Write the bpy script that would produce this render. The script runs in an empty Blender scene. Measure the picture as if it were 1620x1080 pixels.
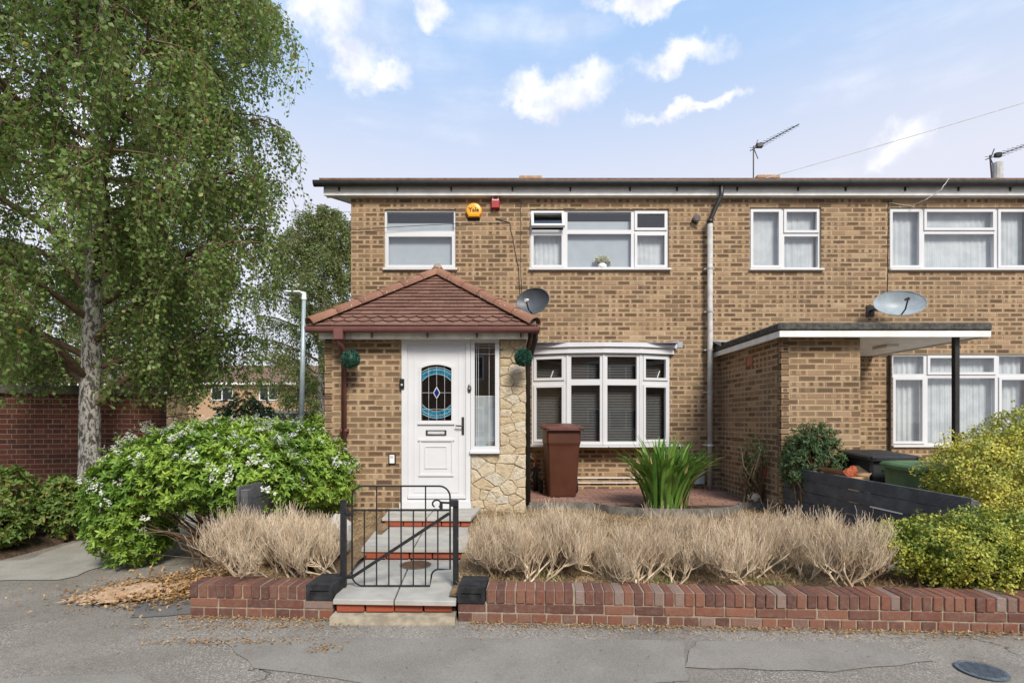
import bpy, math, random
import numpy as np
from mathutils import Vector, Matrix
random.seed(7); rng = np.random.default_rng(7)
S = bpy.context.scene
C = S.collection
R = math.radians
# ------------------------------------------------------------------ camera
EYE = 1.544
cam = bpy.data.cameras.new('camera'); cam_o = bpy.data.objects.new('camera', cam); C.objects.link(cam_o)
cam_o.location = (0, 0, EYE); cam_o.rotation_euler = (R(90), 0, 0)
cam.sensor_fit = 'HORIZONTAL'; cam.sensor_width = 36; cam.lens = 820 / 1620 * 36
cam.shift_x = 5 / 1620; cam.shift_y = 125 / 1620; cam.clip_start = .05; cam.clip_end = 3000
S.camera = cam_o
# ------------------------------------------------------------------ sky and sun
SUN_EL, SUN_AZ = R(42), R(20)          # azimuth measured from behind the camera towards the right
w = bpy.data.worlds.new('World'); S.world = w; w.use_nodes = True
nt = w.node_tree; nt.nodes.clear()
def wn(t, **k):
    n = nt.nodes.new(t)
    for a, v in k.items(): setattr(n, a, v)
    return n
def wl(a, b): nt.links.new(a, b)
def wmath(op, a, b=None, clamp=False):
    n = wn('ShaderNodeMath', operation=op, use_clamp=clamp)
    for i, v in enumerate((a, b)):
        if v is None: continue
        if isinstance(v, (int, float)): n.inputs[i].default_value = v
        else: wl(v, n.inputs[i])
    return n.outputs[0]
out = wn('ShaderNodeOutputWorld'); bg = wn('ShaderNodeBackground'); wl(bg.outputs[0], out.inputs[0])
sky = wn('ShaderNodeTexSky', sky_type='NISHITA', sun_disc=False, sun_elevation=SUN_EL, sun_rotation=R(180) - SUN_AZ, air_density=1.0, dust_density=.6, ozone_density=2.0)
tc = wn('ShaderNodeTexCoord'); nrm = wn('ShaderNodeVectorMath', operation='NORMALIZE'); wl(tc.outputs['Generated'], nrm.inputs[0])
dirv = nrm.outputs[0]
sep = wn('ShaderNodeSeparateXYZ'); wl(dirv, sep.inputs[0])
# thin high haze: paler towards the horizon, all the way round
hz = wn('ShaderNodeMapRange', interpolation_type='SMOOTHSTEP'); wl(sep.outputs[2], hz.inputs[0])
hz.inputs[1].default_value = .34; hz.inputs[2].default_value = .64; hz.inputs[3].default_value = 1.0; hz.inputs[4].default_value = .12
veil = wn('ShaderNodeMixRGB'); wl(hz.outputs[0], veil.inputs[0]); veil.inputs[1].default_value = (3.3, 5.5, 8.9, 1); veil.inputs[2].default_value = (7.5, 7.6, 8.5, 1)
hazemix = wn('ShaderNodeMixRGB'); hazemix.inputs[0].default_value = .85; wl(sky.outputs[0], hazemix.inputs[1]); wl(veil.outputs[0], hazemix.inputs[2])
# cumulus: a few large heaps of cloud plus a scatter of small ones over the whole dome
nz = wn('ShaderNodeTexNoise'); nz.inputs['Scale'].default_value = 22; nz.inputs['Detail'].default_value = 9; nz.inputs['Roughness'].default_value = .58; wl(dirv, nz.inputs['Vector'])
nz2 = wn('ShaderNodeTexNoise'); nz2.inputs['Scale'].default_value = 2.6; nz2.inputs['Detail'].default_value = 8; nz2.inputs['Roughness'].default_value = .55
mp = wn('ShaderNodeMapping'); mp.inputs['Scale'].default_value = (1, 1, 4.5); mp.inputs['Location'].default_value = (3.1, .4, 1.7); wl(dirv, mp.inputs[0]); wl(mp.outputs[0], nz2.inputs['Vector'])
heaps = [((-.31, .86, .72), (.075, .1, .09)), ((-.27, .9, .625), (.06, .1, .04)), ((.10, 1, .63), (.10, .1, .035)), ((.155, 1, .645), (.045, .1, .036)),
         ((.05, 1, .605), (.07, .1, .018)), ((.335, 1, .70), (.075, .1, .022)), ((.26, 1, .815), (.12, .1, .02)), ((.75, 1, .537), (.035, .1, .03)),
         ((-.155, 1, .80), (.04, .1, .03)), ((.36, 1, .605), (.11, .1, .012)), ((-.24, 1, .67), (.05, .1, .02)),
         ((-1, .4, .9), (.2, .2, .08)), ((1, .2, .8), (.2, .2, .09)), ((.3, -1, .8), (.25, .2, .1)), ((-.6, -1, .6), (.25, .2, .1)), ((-.9, 1, .5), (.2, .2, .12)), ((1, -.8, .6), (.2, .2, .1))]
wz = wn('ShaderNodeTexNoise'); wz.inputs['Scale'].default_value = 15; wz.inputs['Detail'].default_value = 8; wz.inputs['Roughness'].default_value = .62; wl(dirv, wz.inputs['Vector'])
wsub = wn('ShaderNodeVectorMath', operation='SUBTRACT'); wl(wz.outputs['Color'], wsub.inputs[0]); wsub.inputs[1].default_value = (.5, .5, .5)
wsc = wn('ShaderNodeVectorMath', operation='SCALE'); wsc.inputs['Scale'].default_value = .085; wl(wsub.outputs[0], wsc.inputs[0])
wad = wn('ShaderNodeVectorMath', operation='ADD'); wl(dirv, wad.inputs[0]); wl(wsc.outputs[0], wad.inputs[1])
acc = None
for c, r_ in heaps:
    L = math.sqrt(sum(q * q for q in c)); c = [q / L for q in c]
    v = wn('ShaderNodeVectorMath', operation='SUBTRACT'); wl(wad.outputs[0], v.inputs[0]); v.inputs[1].default_value = c
    m = wn('ShaderNodeVectorMath', operation='DIVIDE'); wl(v.outputs[0], m.inputs[0]); m.inputs[1].default_value = r_
    l = wn('ShaderNodeVectorMath', operation='LENGTH'); wl(m.outputs[0], l.inputs[0])
    d = wmath('SUBTRACT', 1.0, l.outputs['Value'])
    acc = d if acc is None else wmath('MAXIMUM', acc, d)
acc = wmath('MAXIMUM', acc, -1.0)
nzs = wmath('MULTIPLY', wmath('SUBTRACT', nz.outputs[0], .5), 1.5)
cm = wn('ShaderNodeMapRange', interpolation_type='SMOOTHSTEP'); wl(wmath('ADD', acc, nzs), cm.inputs[0]); cm.inputs[1].default_value = -.10; cm.inputs[2].default_value = .78
cm2 = wn('ShaderNodeMapRange', interpolation_type='SMOOTHSTEP'); wl(nz2.outputs[0], cm2.inputs[0]); cm2.inputs[1].default_value = .48; cm2.inputs[2].default_value = .74; cm2.inputs[4].default_value = .42
cl = wmath('MAXIMUM', cm.outputs[0], cm2.outputs[0])
cloudmix = wn('ShaderNodeMixRGB'); wl(wmath('MULTIPLY', cl, .88), cloudmix.inputs[0]); wl(hazemix.outputs[0], cloudmix.inputs[1])
cshade = wn('ShaderNodeMixRGB'); csr = wn('ShaderNodeMapRange'); wl(wz.outputs[0], csr.inputs[0]); csr.inputs[1].default_value = .36; csr.inputs[2].default_value = .60; wl(csr.outputs[0], cshade.inputs[0]); cshade.inputs[1].default_value = (6.9, 7.1, 8.2, 1); cshade.inputs[2].default_value = (10.2, 10.1, 10.2, 1); wl(cshade.outputs[0], cloudmix.inputs[2])
wl(cloudmix.outputs[0], bg.inputs[0]); bg.inputs[1].default_value = .076
sun = bpy.data.lights.new('sun', 'SUN'); sun.energy = 3.0; sun.angle = R(17); sun.color = (1, .94, .84)
sun_o = bpy.data.objects.new('sun', sun); C.objects.link(sun_o); sun_o.location = (4, -8, 14)
sd = Vector((math.sin(SUN_AZ) * math.cos(SUN_EL), -math.cos(SUN_AZ) * math.cos(SUN_EL), math.sin(SUN_EL)))
sun_o.rotation_euler = sd.to_track_quat('Z', 'Y').to_euler()
S.view_settings.view_transform = 'Standard'; S.view_settings.look = 'None'; S.view_settings.gamma = 1
S.view_settings.exposure = .68; S.view_settings.use_curve_mapping = False

# ------------------------------------------------------------------ material helpers
class NT:
    def __init__(s, name, rough=.8, spec=.3):
        s.m = bpy.data.materials.new(name); s.m.use_nodes = True; s.t = s.m.node_tree
        s.b = s.t.nodes['Principled BSDF']; s.b.inputs['Roughness'].default_value = rough; s.b.inputs['Specular IOR Level'].default_value = spec
        s.out = s.t.nodes['Material Output']
    def n(s, ty, **k):
        n = s.t.nodes.new(ty)
        for a, v in k.items(): setattr(n, a, v)
        return n
    def l(s, a, b): s.t.links.new(a, b)
    def set(s, sock, v):
        if isinstance(v, (int, float)): sock.default_value = v
        elif isinstance(v, (tuple, list)): sock.default_value = (*v, 1) if len(v) == 3 and sock.type == 'RGBA' else v
        else: s.l(v, sock)
    def math(s, op, a, b=0.0, clamp=False):
        n = s.n('ShaderNodeMath', operation=op, use_clamp=clamp); s.set(n.inputs[0], a); s.set(n.inputs[1], b); return n.outputs[0]
    def rng(s, v, a, b, c=0.0, d=1.0):
        n = s.n('ShaderNodeMapRange', interpolation_type='SMOOTHSTEP'); s.set(n.inputs[0], v)
        for i, q in enumerate((a, b, c, d)): s.set(n.inputs[i + 1], q)
        return n.outputs[0]
    def mix(s, f, a, b, mode='MIX'):
        n = s.n('ShaderNodeMixRGB', blend_type=mode); s.set(n.inputs[0], f); s.set(n.inputs[1], a); s.set(n.inputs[2], b); return n.outputs[0]
    def noise(s, scale, detail=4, rough=.55, vec=None, dist=0):
        n = s.n('ShaderNodeTexNoise'); n.inputs['Scale'].default_value = scale; n.inputs['Detail'].default_value = detail
        n.inputs['Roughness'].default_value = rough; n.inputs['Distortion'].default_value = dist
        s.l(vec if vec is not None else s.pos(), n.inputs['Vector']); return n.outputs[0]
    def pos(s):
        if not hasattr(s, '_p'): s._p = s.n('ShaderNodeNewGeometry')
        return s._p.outputs['Position']
    def island(s):
        s.pos(); return s._p.outputs['Random Per Island']
    def rnd(s):
        o = s.n('ShaderNodeObjectInfo'); return s.math('FRACT', s.math('ADD', o.outputs['Random'], s.island()))
    def ramp(s, f, stops, const=False):
        n = s.n('ShaderNodeValToRGB'); s.set(n.inputs[0], f); e = n.color_ramp.elements
        if const: n.color_ramp.interpolation = 'CONSTANT'
        while len(e) < len(stops): e.new(.5)
        for q, (p, c) in zip(e, stops): q.position = p; q.color = (*c, 1)
        return n.outputs[0]
    def col(s, c): s.set(s.b.inputs['Base Color'], c); return s
    def bump(s, h, dist=.01, strength=1):
        n = s.n('ShaderNodeBump'); n.inputs['Distance'].default_value = dist; n.inputs['Strength'].default_value = strength; s.l(h, n.inputs['Height']); s.l(n.outputs[0], s.b.inputs['Normal']); return s
def plain(name, c, rough=.6, spec=.3, metal=0, var=.12, scale=6, bump=0):
    m = NT(name, rough, spec); m.b.inputs['Metallic'].default_value = metal
    nz = m.noise(scale, 5)
    m.col(m.mix(m.rng(nz, .3, .7), tuple(q * (1 - var) for q in c), tuple(min(1, q * (1 + var)) for q in c)))
    if bump: m.bump(m.noise(scale * 20, 3), bump)
    return m.m
M = {}
def house_brick():
    m = NT('buff_brick', .9, .15); r = m.rnd()
    r2 = m.math('FRACT', m.math('MULTIPLY', r, 17.31)); r3 = m.math('FRACT', m.math('MULTIPLY', r, 41.7)); r4 = m.math('FRACT', m.math('MULTIPLY', r, 97.3))
    uv = m.n('ShaderNodeUVMap'); uv.uv_map = 'UVMap'; sp = m.n('ShaderNodeSeparateXYZ'); m.l(uv.outputs[0], sp.inputs[0])
    wob = m.math('MULTIPLY', m.math('SUBTRACT', m.noise(38, 3), .5), .26)
    u = m.math('ABSOLUTE', m.math('SUBTRACT', m.math('ADD', sp.outputs[0], m.math('MULTIPLY', wob, .45)), .5)); v = m.math('ABSOLUTE', m.math('SUBTRACT', m.math('ADD', sp.outputs[1], wob), .5))
    vm = m.rng(v, .30, .47, 1, 0)
    A = m.math('MULTIPLY', m.rng(u, .40, .48, 1, 0), vm)
    B = m.math('MULTIPLY', m.rng(m.math('ABSOLUTE', m.math('SUBTRACT', u, .29)), .09, .15, 1, 0), vm)
    isA = m.math('LESS_THAN', r3, .54); isB = m.math('LESS_THAN', m.math('ABSOLUTE', m.math('SUBTRACT', r3, .73)), .19)
    k = m.math('ADD', m.math('MULTIPLY', m.math('MULTIPLY', A, isA), .95), m.math('MULTIPLY', B, isB))
    k = m.math('ADD', k, m.math('MULTIPLY', A, .18), True)
    k = m.math('MULTIPLY', k, m.rng(r4, 0, .7, .55, 1.0)); k = m.math('MULTIPLY', k, m.rng(m.noise(90, 3), .2, .62, .62, 1))
    base = m.ramp(r2, [(0, (.33, .218, .125)), (.3, (.42, .292, .175)), (.6, (.37, .24, .152)), (.8, (.47, .34, .215)), (1, (.33, .205, .128))])
    dark = m.ramp(r4, [(0, (.16, .10, .058)), (.5, (.11, .068, .04)), (1, (.07, .043, .028))])
    c = m.mix(k, base, dark); c = m.mix(m.math('MULTIPLY', m.math('LESS_THAN', m.math('FRACT', m.math('MULTIPLY', r, 211.7)), .11), .55), c, (.085, .054, .035)); c = m.mix(m.rng(m.noise(160, 3), .3, .7, 0, .25), c, (.17, .105, .06))
    c = m.mix(m.rng(m.noise(.7, 5), .4, .7, 0, .34), c, (.19, .135, .09)); c = m.mix(m.rng(m.noise(2.6, 5, .6), .52, .72, 0, .3), c, (.14, .10, .07))
    mp = m.n('ShaderNodeMapping'); mp.inputs['Scale'].default_value = (5, 5, .5); m.l(m.pos(), mp.inputs[0]); c = m.mix(m.rng(m.noise(1, 5, .6, mp.outputs[0]), .52, .75, 0, .42), c, (.13, .092, .06))
    m.col(c); m.bump(m.noise(150, 4), .003); return m.m
def red_brick(name, stops, grime=(.2, .16, .13), g=.25):
    m = NT(name, .88, .2); r = m.rnd(); c = m.ramp(r, stops)
    c = m.mix(m.rng(m.noise(28, 5), .42, .72, 0, g), c, grime); c = m.mix(m.rng(m.noise(120, 3), .35, .7, 0, .4), c, (.09, .04, .03))
    m.col(c); m.bump(m.noise(110, 5), .004); return m.m
M['brick'] = house_brick()
M['mortar'] = plain('sandy_mortar', (.46, .355, .22), .95, .1, var=.14, scale=9, bump=.004)
M['wallbrick'] = red_brick('plum_red_brick', [(0, (.215, .085, .054)), (.2, (.15, .062, .046)), (.4, (.098, .05, .042)), (.58, (.245, .108, .07)), (.74, (.125, .06, .048)), (.86, (.20, .092, .062)), (.95, (.27, .21, .18)), (1, (.15, .07, .052))], (.24, .19, .155), .32)
M['wallmortar'] = plain('grey_tan_mortar', (.31, .25, .185), .95, .1, var=.25, scale=14, bump=.004)
M['stepbrick'] = red_brick('orange_red_brick', [(0, (.43, .10, .043)), (.5, (.38, .085, .04)), (1, (.30, .075, .045))], (.2, .09, .06), .3)
M['garagebrick'] = red_brick('dark_red_brick', [(0, (.19, .06, .036)), (.4, (.14, .044, .03)), (.7, (.095, .035, .026)), (1, (.23, .08, .045))])
M['garagemortar'] = plain('pale_mortar', (.34, .25, .19), .95, .1)
M['paver'] = red_brick('pink_paver', [(0, (.30, .165, .12)), (.5, (.25, .135, .105)), (1, (.34, .2, .15))], (.26, .2, .16), .4)
def tile_mat():
    m = NT('red_roof_tile', .88, .2); c = m.ramp(m.rnd(), [(0, (.19, .098, .073)), (.5, (.16, .083, .064)), (1, (.225, .125, .094))])
    c = m.mix(m.rng(m.noise(9, 5), .45, .75, 0, .45), c, (.13, .075, .055)); lich = m.rng(m.noise(24, 5, .6), .655, .70, 0, .85)
    m.col(m.mix(lich, c, (.46, .40, .34))); m.bump(m.noise(140, 4), .004); return m.m
M['tile'] = tile_mat()
def ridge_mat():
    m = NT('clay_hip_tile', .9, .2); c = m.ramp(m.rnd(), [(0, (.29, .145, .095)), (.5, (.25, .125, .088)), (1, (.32, .165, .11))])
    c = m.mix(m.rng(m.noise(11, 5), .42, .7, 0, .6), c, (.17, .11, .075)); c = m.mix(m.rng(m.noise(30, 4), .64, .69, 0, .8), c, (.5, .44, .37))
    m.col(c); m.bump(m.noise(120, 4), .005); return m.m
M['ridge'] = ridge_mat()
def stone_mat():
    m = NT('honey_stone', .92, .15); c = m.ramp(m.rnd(), [(0, (.47, .37, .235)), (.3, (.53, .44, .305)), (.55, (.48, .38, .26)), (.8, (.57, .49, .36)), (1, (.50, .455, .37))])
    c = m.mix(m.rng(m.noise(16, 6), .4, .75, 0, .5), c, (.27, .19, .11)); m.col(c); m.bump(m.noise(34, 6), .02); return m.m
M['stone'] = stone_mat()
M['stonemortar'] = plain('ochre_mortar', (.44, .33, .18), .95, .1, var=.25, scale=14, bump=.006)
M['upvc'] = plain('white_upvc', (.60, .60, .61), .32, .45, var=.025, scale=3)
M['whitepaint'] = plain('weathered_white_paint', (.72, .71, .68), .55, .3, var=.10, scale=5)
M['creampaint'] = plain('cream_board', (.68, .65, .57), .6, .3, var=.14, scale=8)
M['maroon'] = plain('maroon_plastic', (.15, .062, .052), .42, .4, var=.1)
M['black_gutter'] = plain('black_plastic_gutter', (.022, .021, .02), .4, .45, var=.25, scale=8)
M['greypipe'] = plain('pale_grey_pipe', (.42, .41, .39), .6, .3, var=.18, scale=9)
M['lead'] = plain('lead_flashing', (.30, .32, .35), .55, .4, var=.2, scale=14)
M['felt'] = plain('mineral_felt', (.095, .09, .08), .95, .1, var=.35, scale=22, bump=.006)
M['iron'] = plain('black_iron_paint', (.012, .0125, .015), .45, .45, var=.4, scale=30, bump=.002)
M['blackblock'] = plain('black_painted_block', (.028, .028, .03), .8, .25, var=.45, scale=14, bump=.006)
M['slab'] = plain('grey_stone_slab', (.37, .35, .315), .85, .2, var=.14, scale=5, bump=.002)
M['concrete'] = plain('rough_concrete', (.40, .345, .26), .95, .1, var=.25, scale=12, bump=.006)
M['darkconcrete'] = plain('dark_concrete', (.16, .145, .125), .95, .1, var=.3, scale=9, bump=.005)
M['darkmetal'] = plain('dark_metal', (.045, .04, .038), .4, .5, .6, var=.3)
M['steel'] = plain('pewter_handle', (.12, .11, .10), .3, .5, .8)
M['galv'] = plain('galvanised_steel', (.34, .40, .41), .5, .4, .3, var=.12)
M['rust'] = plain('rusty_iron', (.13, .075, .045), .8, .3, .2, var=.35, scale=24, bump=.003)
M['cover'] = plain('blue_grey_iron_cover', (.12, .14, .16), .6, .35, .3, var=.25, scale=30)
M['dish_dark'] = plain('charcoal_dish', (.075, .085, .098), .45, .4, var=.12)
M['dish_grey'] = plain('grey_dish', (.27, .31, .335), .45, .4, var=.14)
M['yellow'] = plain('amber_plastic', (.80, .36, .015), .35, .45, var=.05)
M['red'] = plain('red_plastic', (.33, .022, .022), .4, .4, var=.1)
M['black'] = plain('black_plastic', (.012, .012, .013), .4, .4, var=.2)
M['ink'] = plain('black_ink', (.01, .01, .012), .6, .2)
M['white'] = plain('white_plastic', (.75, .74, .72), .45, .4, var=.05)
M['binbrown'] = plain('brown_bin_plastic', (.075, .026, .014), .42, .4, var=.14, scale=4)
M['binlid'] = plain('maroon_bin_lid', (.115, .045, .034), .5, .35, var=.14, scale=7)
M['binblack'] = plain('black_bin_plastic', (.02, .021, .023), .5, .4, var=.3)
M['bingreen'] = plain('green_bin_plastic', (.07, .135, .06), .5, .35, var=.2)
M['cardboard'] = plain('cardboard', (.50, .31, .17), .85, .15, var=.1)
M['bark'] = None
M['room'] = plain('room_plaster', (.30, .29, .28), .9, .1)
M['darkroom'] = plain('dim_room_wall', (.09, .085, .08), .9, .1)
M['blind'] = plain('slatted_blind', (.17, .165, .16), .6, .3, var=.05)
M['skyblind'] = plain('sky_reflection_blind', (.36, .39, .42), .7, .3, var=.04)  # blind colour also stands in for pale sky reflected in the panes
M['teal'] = plain('teal_leaded_glass', (.012, .14, .22), .15, .5, var=.5, scale=30)
M['navy'] = plain('navy_leaded_glass', (.008, .02, .14), .15, .5)
M['came'] = plain('lead_came', (.55, .56, .57), .4, .4, .2)
M['carred'] = plain('red_car_paint', (.35, .02, .02), .25, .5); M['cargrey'] = plain('grey_car_paint', (.21, .22, .25), .3, .5); M['carwhite'] = plain('white_car_paint', (.72, .73, .75), .3, .5)
M['tyre'] = plain('tyre_rubber', (.02, .02, .02), .9, .1)
M['farbrick'] = plain('orange_buff_brick', (.38, .25, .155), .9, .1, var=.2, scale=14)
M['farroof'] = plain('brown_concrete_tile', (.17, .105, .08), .9, .1, var=.3, scale=9)
def wood_board():
    m = NT('charcoal_ribbed_board', .62, .35); sp = m.n('ShaderNodeSeparateXYZ'); m.l(m.pos(), sp.inputs[0])
    rib = m.math('SINE', m.math('MULTIPLY', sp.outputs[2], 2 * math.pi / .011)); n = m.noise(7, 5)
    c = m.mix(m.rng(n, .35, .7), (.085, .085, .09), (.15, .147, .148)); c = m.mix(m.rng(m.noise(22, 4), .66, .72, 0, .6), c, (.22, .215, .21))
    c = m.mix(m.math('MULTIPLY', m.rng(rib, -.2, 1), .25), c, (.1, .1, .105)); m.col(c); m.bump(rib, .0025); return m.m
M['board'] = wood_board()
def glass():
    m = NT('window_glass'); m.t.nodes.remove(m.b)
    tr = m.n('ShaderNodeBsdfTransparent'); tr.inputs[0].default_value = (.93, .95, .95, 1); gl = m.n('ShaderNodeBsdfGlossy'); gl.inputs['Roughness'].default_value = .012; gl.inputs[0].default_value = (.95, .97, 1, 1)
    lw = m.n('ShaderNodeLayerWeight'); lw.inputs[0].default_value = .5; f = m.math('ADD', m.math('MULTIPLY', m.math('POWER', lw.outputs['Facing'], 5.0), .9), .095, True)
    mx = m.n('ShaderNodeMixShader'); m.l(f, mx.inputs[0]); m.l(tr.outputs[0], mx.inputs[1]); m.l(gl.outputs[0], mx.inputs[2]); m.l(mx.outputs[0], m.out.inputs[0]); return m.m
M['glass'] = glass()
def net():
    m = NT('net_curtain', .9, .05); m.col(m.mix(m.rng(m.noise(5, 3), .35, .65), (.50, .52, .54), (.62, .63, .64))); tl = m.n('ShaderNodeBsdfTranslucent'); tl.inputs[0].default_value = (.7, .72, .75, 1)
    mx = m.n('ShaderNodeMixShader'); mx.inputs[0].default_value = .12; m.l(m.b.outputs[0], mx.inputs[1]); m.l(tl.outputs[0], mx.inputs[2]); m.l(mx.outputs[0], m.out.inputs[0]); return m.m
M['net'] = net()
def leafmat(name, stops, rough=.5, trans=.3, pos_noise=None, tint=None):
    m = NT(name, rough, .35); c = m.ramp(m.island(), stops)
    if pos_noise: c = m.mix(m.rng(m.noise(pos_noise, 3), .38, .62, 0, .8), c, m.ramp(m.island(), tint))
    m.col(c); tl = m.n('ShaderNodeBsdfTranslucent'); m.set(tl.inputs[0], m.mix(.5, c, (.2, .3, .03)))
    mx = m.n('ShaderNodeMixShader'); mx.inputs[0].default_value = trans; m.l(m.b.outputs[0], mx.inputs[1]); m.l(tl.outputs[0], mx.inputs[2]); m.l(mx.outputs[0], m.out.inputs[0]); return m.m
M['birchleaf'] = leafmat('birch_leaf', [(0, (.125, .21, .05)), (.4, (.20, .30, .082)), (.75, (.275, .38, .12)), (.94, (.36, .45, .17)), (.988, (.42, .44, .14)), (1, (.62, .30, .03))], .45, .52)
M['farleaf'] = leafmat('far_birch_leaf', [(0, (.12, .18, .055)), (.5, (.18, .24, .08)), (1, (.24, .29, .11))], .5, .45)
M['choisya'] = leafmat('orange_blossom_leaf', [(0, (.16, .26, .028)), (.35, (.26, .40, .05)), (.7, (.35, .50, .08)), (.93, (.40, .54, .10)), (1, (.46, .45, .08))], .42, .32, 2.2, [(0, (.05, .12, .018)), (1, (.14, .28, .036))])
M['shrubleaf'] = leafmat('shrub_leaf', [(0, (.10, .17, .04)), (.5, (.17, .26, .06)), (.85, (.25, .31, .08)), (1, (.32, .22, .06))], .5, .4)
M['golden'] = leafmat('golden_leaf', [(0, (.48, .42, .06)), (.35, (.62, .55, .09)), (.7, (.70, .62, .14)), (1, (.34, .37, .055))], .5, .2, 4.2, [(0, (.05, .11, .02)), (.4, (.11, .20, .03)), (.7, (.42, .42, .07)), (1, (.09, .17, .03))])
M['goldgreen'] = leafmat('green_gold_leaf', [(0, (.26, .29, .04)), (.4, (.42, .42, .06)), (.75, (.60, .55, .10)), (1, (.14, .22, .03))], .5, .2, 4.2, [(0, (.05, .12, .02)), (.5, (.12, .21, .03)), (.8, (.40, .40, .065)), (1, (.05, .12, .02))])
M['strap'] = leafmat('strap_leaf', [(0, (.06, .15, .025)), (.5, (.11, .23, .04)), (.85, (.18, .31, .06)), (.95, (.24, .30, .07)), (1, (.42, .28, .13))], .4, .25)
M['jasmine'] = leafmat('dark_fine_leaf', [(0, (.03, .065, .025)), (.6, (.055, .105, .038)), (1, (.10, .15, .055))], .5, .25)
M['topiary'] = leafmat('artificial_topiary_leaf', [(0, (.012, .05, .035)), (.6, (.02, .085, .055)), (1, (.05, .14, .09))], .45, .1)
M['blossom'] = leafmat('white_petal', [(0, (.72, .70, .62)), (1, (.82, .82, .76))], .6, .3)
M['deadtwig'] = leafmat('dead_pale_twig', [(0, (.38, .275, .17)), (.5, (.55, .43, .295)), (1, (.69, .58, .44))], .85, .0)
M['brownleaf'] = leafmat('dry_leaf', [(0, (.20, .10, .045)), (.5, (.34, .19, .08)), (.85, (.45, .28, .12)), (1, (.55, .36, .17))], .8, .1)
M['straw'] = leafmat('dry_grass', [(0, (.24, .165, .09)), (.6, (.36, .26, .15)), (1, (.46, .36, .22))], .9, .1)
M['twig'] = plain('brown_twig', (.14, .095, .06), .9, .1, var=.3, scale=20)
def bark():
    m = NT('birch_bark', .85, .2); mp = m.n('ShaderNodeMapping'); mp.inputs['Scale'].default_value = (1, 1, .45); m.l(m.pos(), mp.inputs[0])
    n = m.noise(26, 6, .65, mp.outputs[0], .6); sp = m.n('ShaderNodeSeparateXYZ'); m.l(m.pos(), sp.inputs[0])
    k = m.rng(n, .43, .56); c = m.mix(k, (.11, .10, .085), (.58, .54, .49)); m.col(c); m.bump(n, .03); return m.m
M['bark'] = bark()
def asphalt():
    m = NT('old_asphalt', .93, .15); big = m.noise(.55, 5, .55, dist=.6); mid = m.noise(3.5, 5)
    c = m.mix(m.rng(big, .36, .64), (.215, .190, .158), (.28, .252, .214)); c = m.mix(m.rng(mid, .45, .75, 0, .4), c, (.125, .115, .105))
    vo = m.n('ShaderNodeTexVoronoi'); vo.inputs['Scale'].default_value = 130; m.l(m.pos(), vo.inputs['Vector'])
    sp = m.n('ShaderNodeSeparateColor'); m.l(vo.outputs['Color'], sp.inputs[0]); coarse = m.rng(m.noise(.8, 3, dist=.4), .42, .56)
    c = m.mix(m.math('MULTIPLY', m.rng(sp.outputs[0], .55, .95), m.math('ADD', m.math('MULTIPLY', coarse, .5), .22)), c, (.46, .41, .36)); c = m.mix(m.math('MULTIPLY', m.rng(sp.outputs[1], .6, .95), .5), c, (.09, .082, .074))
    st = m.rng(m.noise(1.3, 6, .62), .60, .74, 0, .5); c = m.mix(st, c, (.21, .15, .10))
    v2 = m.n('ShaderNodeTexVoronoi', feature='DISTANCE_TO_EDGE'); v2.inputs['Scale'].default_value = .62
    ds = m.n('ShaderNodeVectorMath', operation='ADD'); nn = m.n('ShaderNodeTexNoise'); nn.inputs['Scale'].default_value = 2.4; nn.inputs['Detail'].default_value = 6; m.l(m.pos(), nn.inputs['Vector'])
    sc = m.n('ShaderNodeVectorMath', operation='SCALE'); sc.inputs['Scale'].default_value = .55; m.l(nn.outputs['Color'], sc.inputs[0]); m.l(m.pos(), ds.inputs[0]); m.l(sc.outputs[0], ds.inputs[1]); m.l(ds.outputs[0], v2.inputs['Vector'])
    crack = m.math('MULTIPLY', m.rng(v2.outputs['Distance'], .001, .007, 1, 0), m.rng(m.noise(1.1, 2), .5, .62)); c = m.mix(m.math('MULTIPLY', crack, .25), c, (.07, .06, .05))
    m.col(c); h = m.math('SUBTRACT', m.math('ADD', sp.outputs[0], mid), m.math('MULTIPLY', crack, 3)); m.bump(h, .005); return m.m
M['asphalt'] = asphalt()
def patchmat(name, c1, c2, sp_amt=.35):
    m = NT(name, .93, .15); c = m.mix(m.rng(m.noise(2.2, 5), .35, .65), c1, c2); vo = m.n('ShaderNodeTexVoronoi'); vo.inputs['Scale'].default_value = 190; m.l(m.pos(), vo.inputs['Vector'])
    s_ = m.n('ShaderNodeSeparateColor'); m.l(vo.outputs['Color'], s_.inputs[0]); c = m.mix(m.math('MULTIPLY', m.rng(s_.outputs[0], .5, .95), sp_amt), c, (.36, .34, .32)); c = m.mix(m.math('MULTIPLY', m.rng(s_.outputs[1], .6, .95), .3), c, (.08, .075, .07))
    c = m.mix(m.rng(m.noise(5, 5), .6, .75, 0, .4), c, (.2, .15, .11)); m.col(c); m.bump(s_.outputs[0], .003); return m.m
M['patch'] = patchmat('smooth_asphalt_patch', (.225, .203, .173), (.275, .25, .216)); M['patchdark'] = patchmat('dark_asphalt_patch', (.12, .115, .11), (.165, .157, .148), .2)
M['pathconc'] = patchmat('worn_concrete_path', (.31, .285, .24), (.38, .355, .31), .25)
def soil(name, a, b, bumpd=.03):
    m = NT(name, .97, .05); c = m.mix(m.rng(m.noise(6, 6), .35, .68), a, b); c = m.mix(m.rng(m.noise(60, 4), .5, .75, 0, .5), c, tuple(min(1, q * 1.7) for q in b)); m.col(c); m.bump(m.noise(30, 6), bumpd); return m.m
M['soil'] = soil('dark_soil', (.055, .038, .026), (.11, .075, .05)); M['drysoil'] = soil('dry_garden_soil', (.16, .105, .06), (.27, .185, .11))
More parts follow.
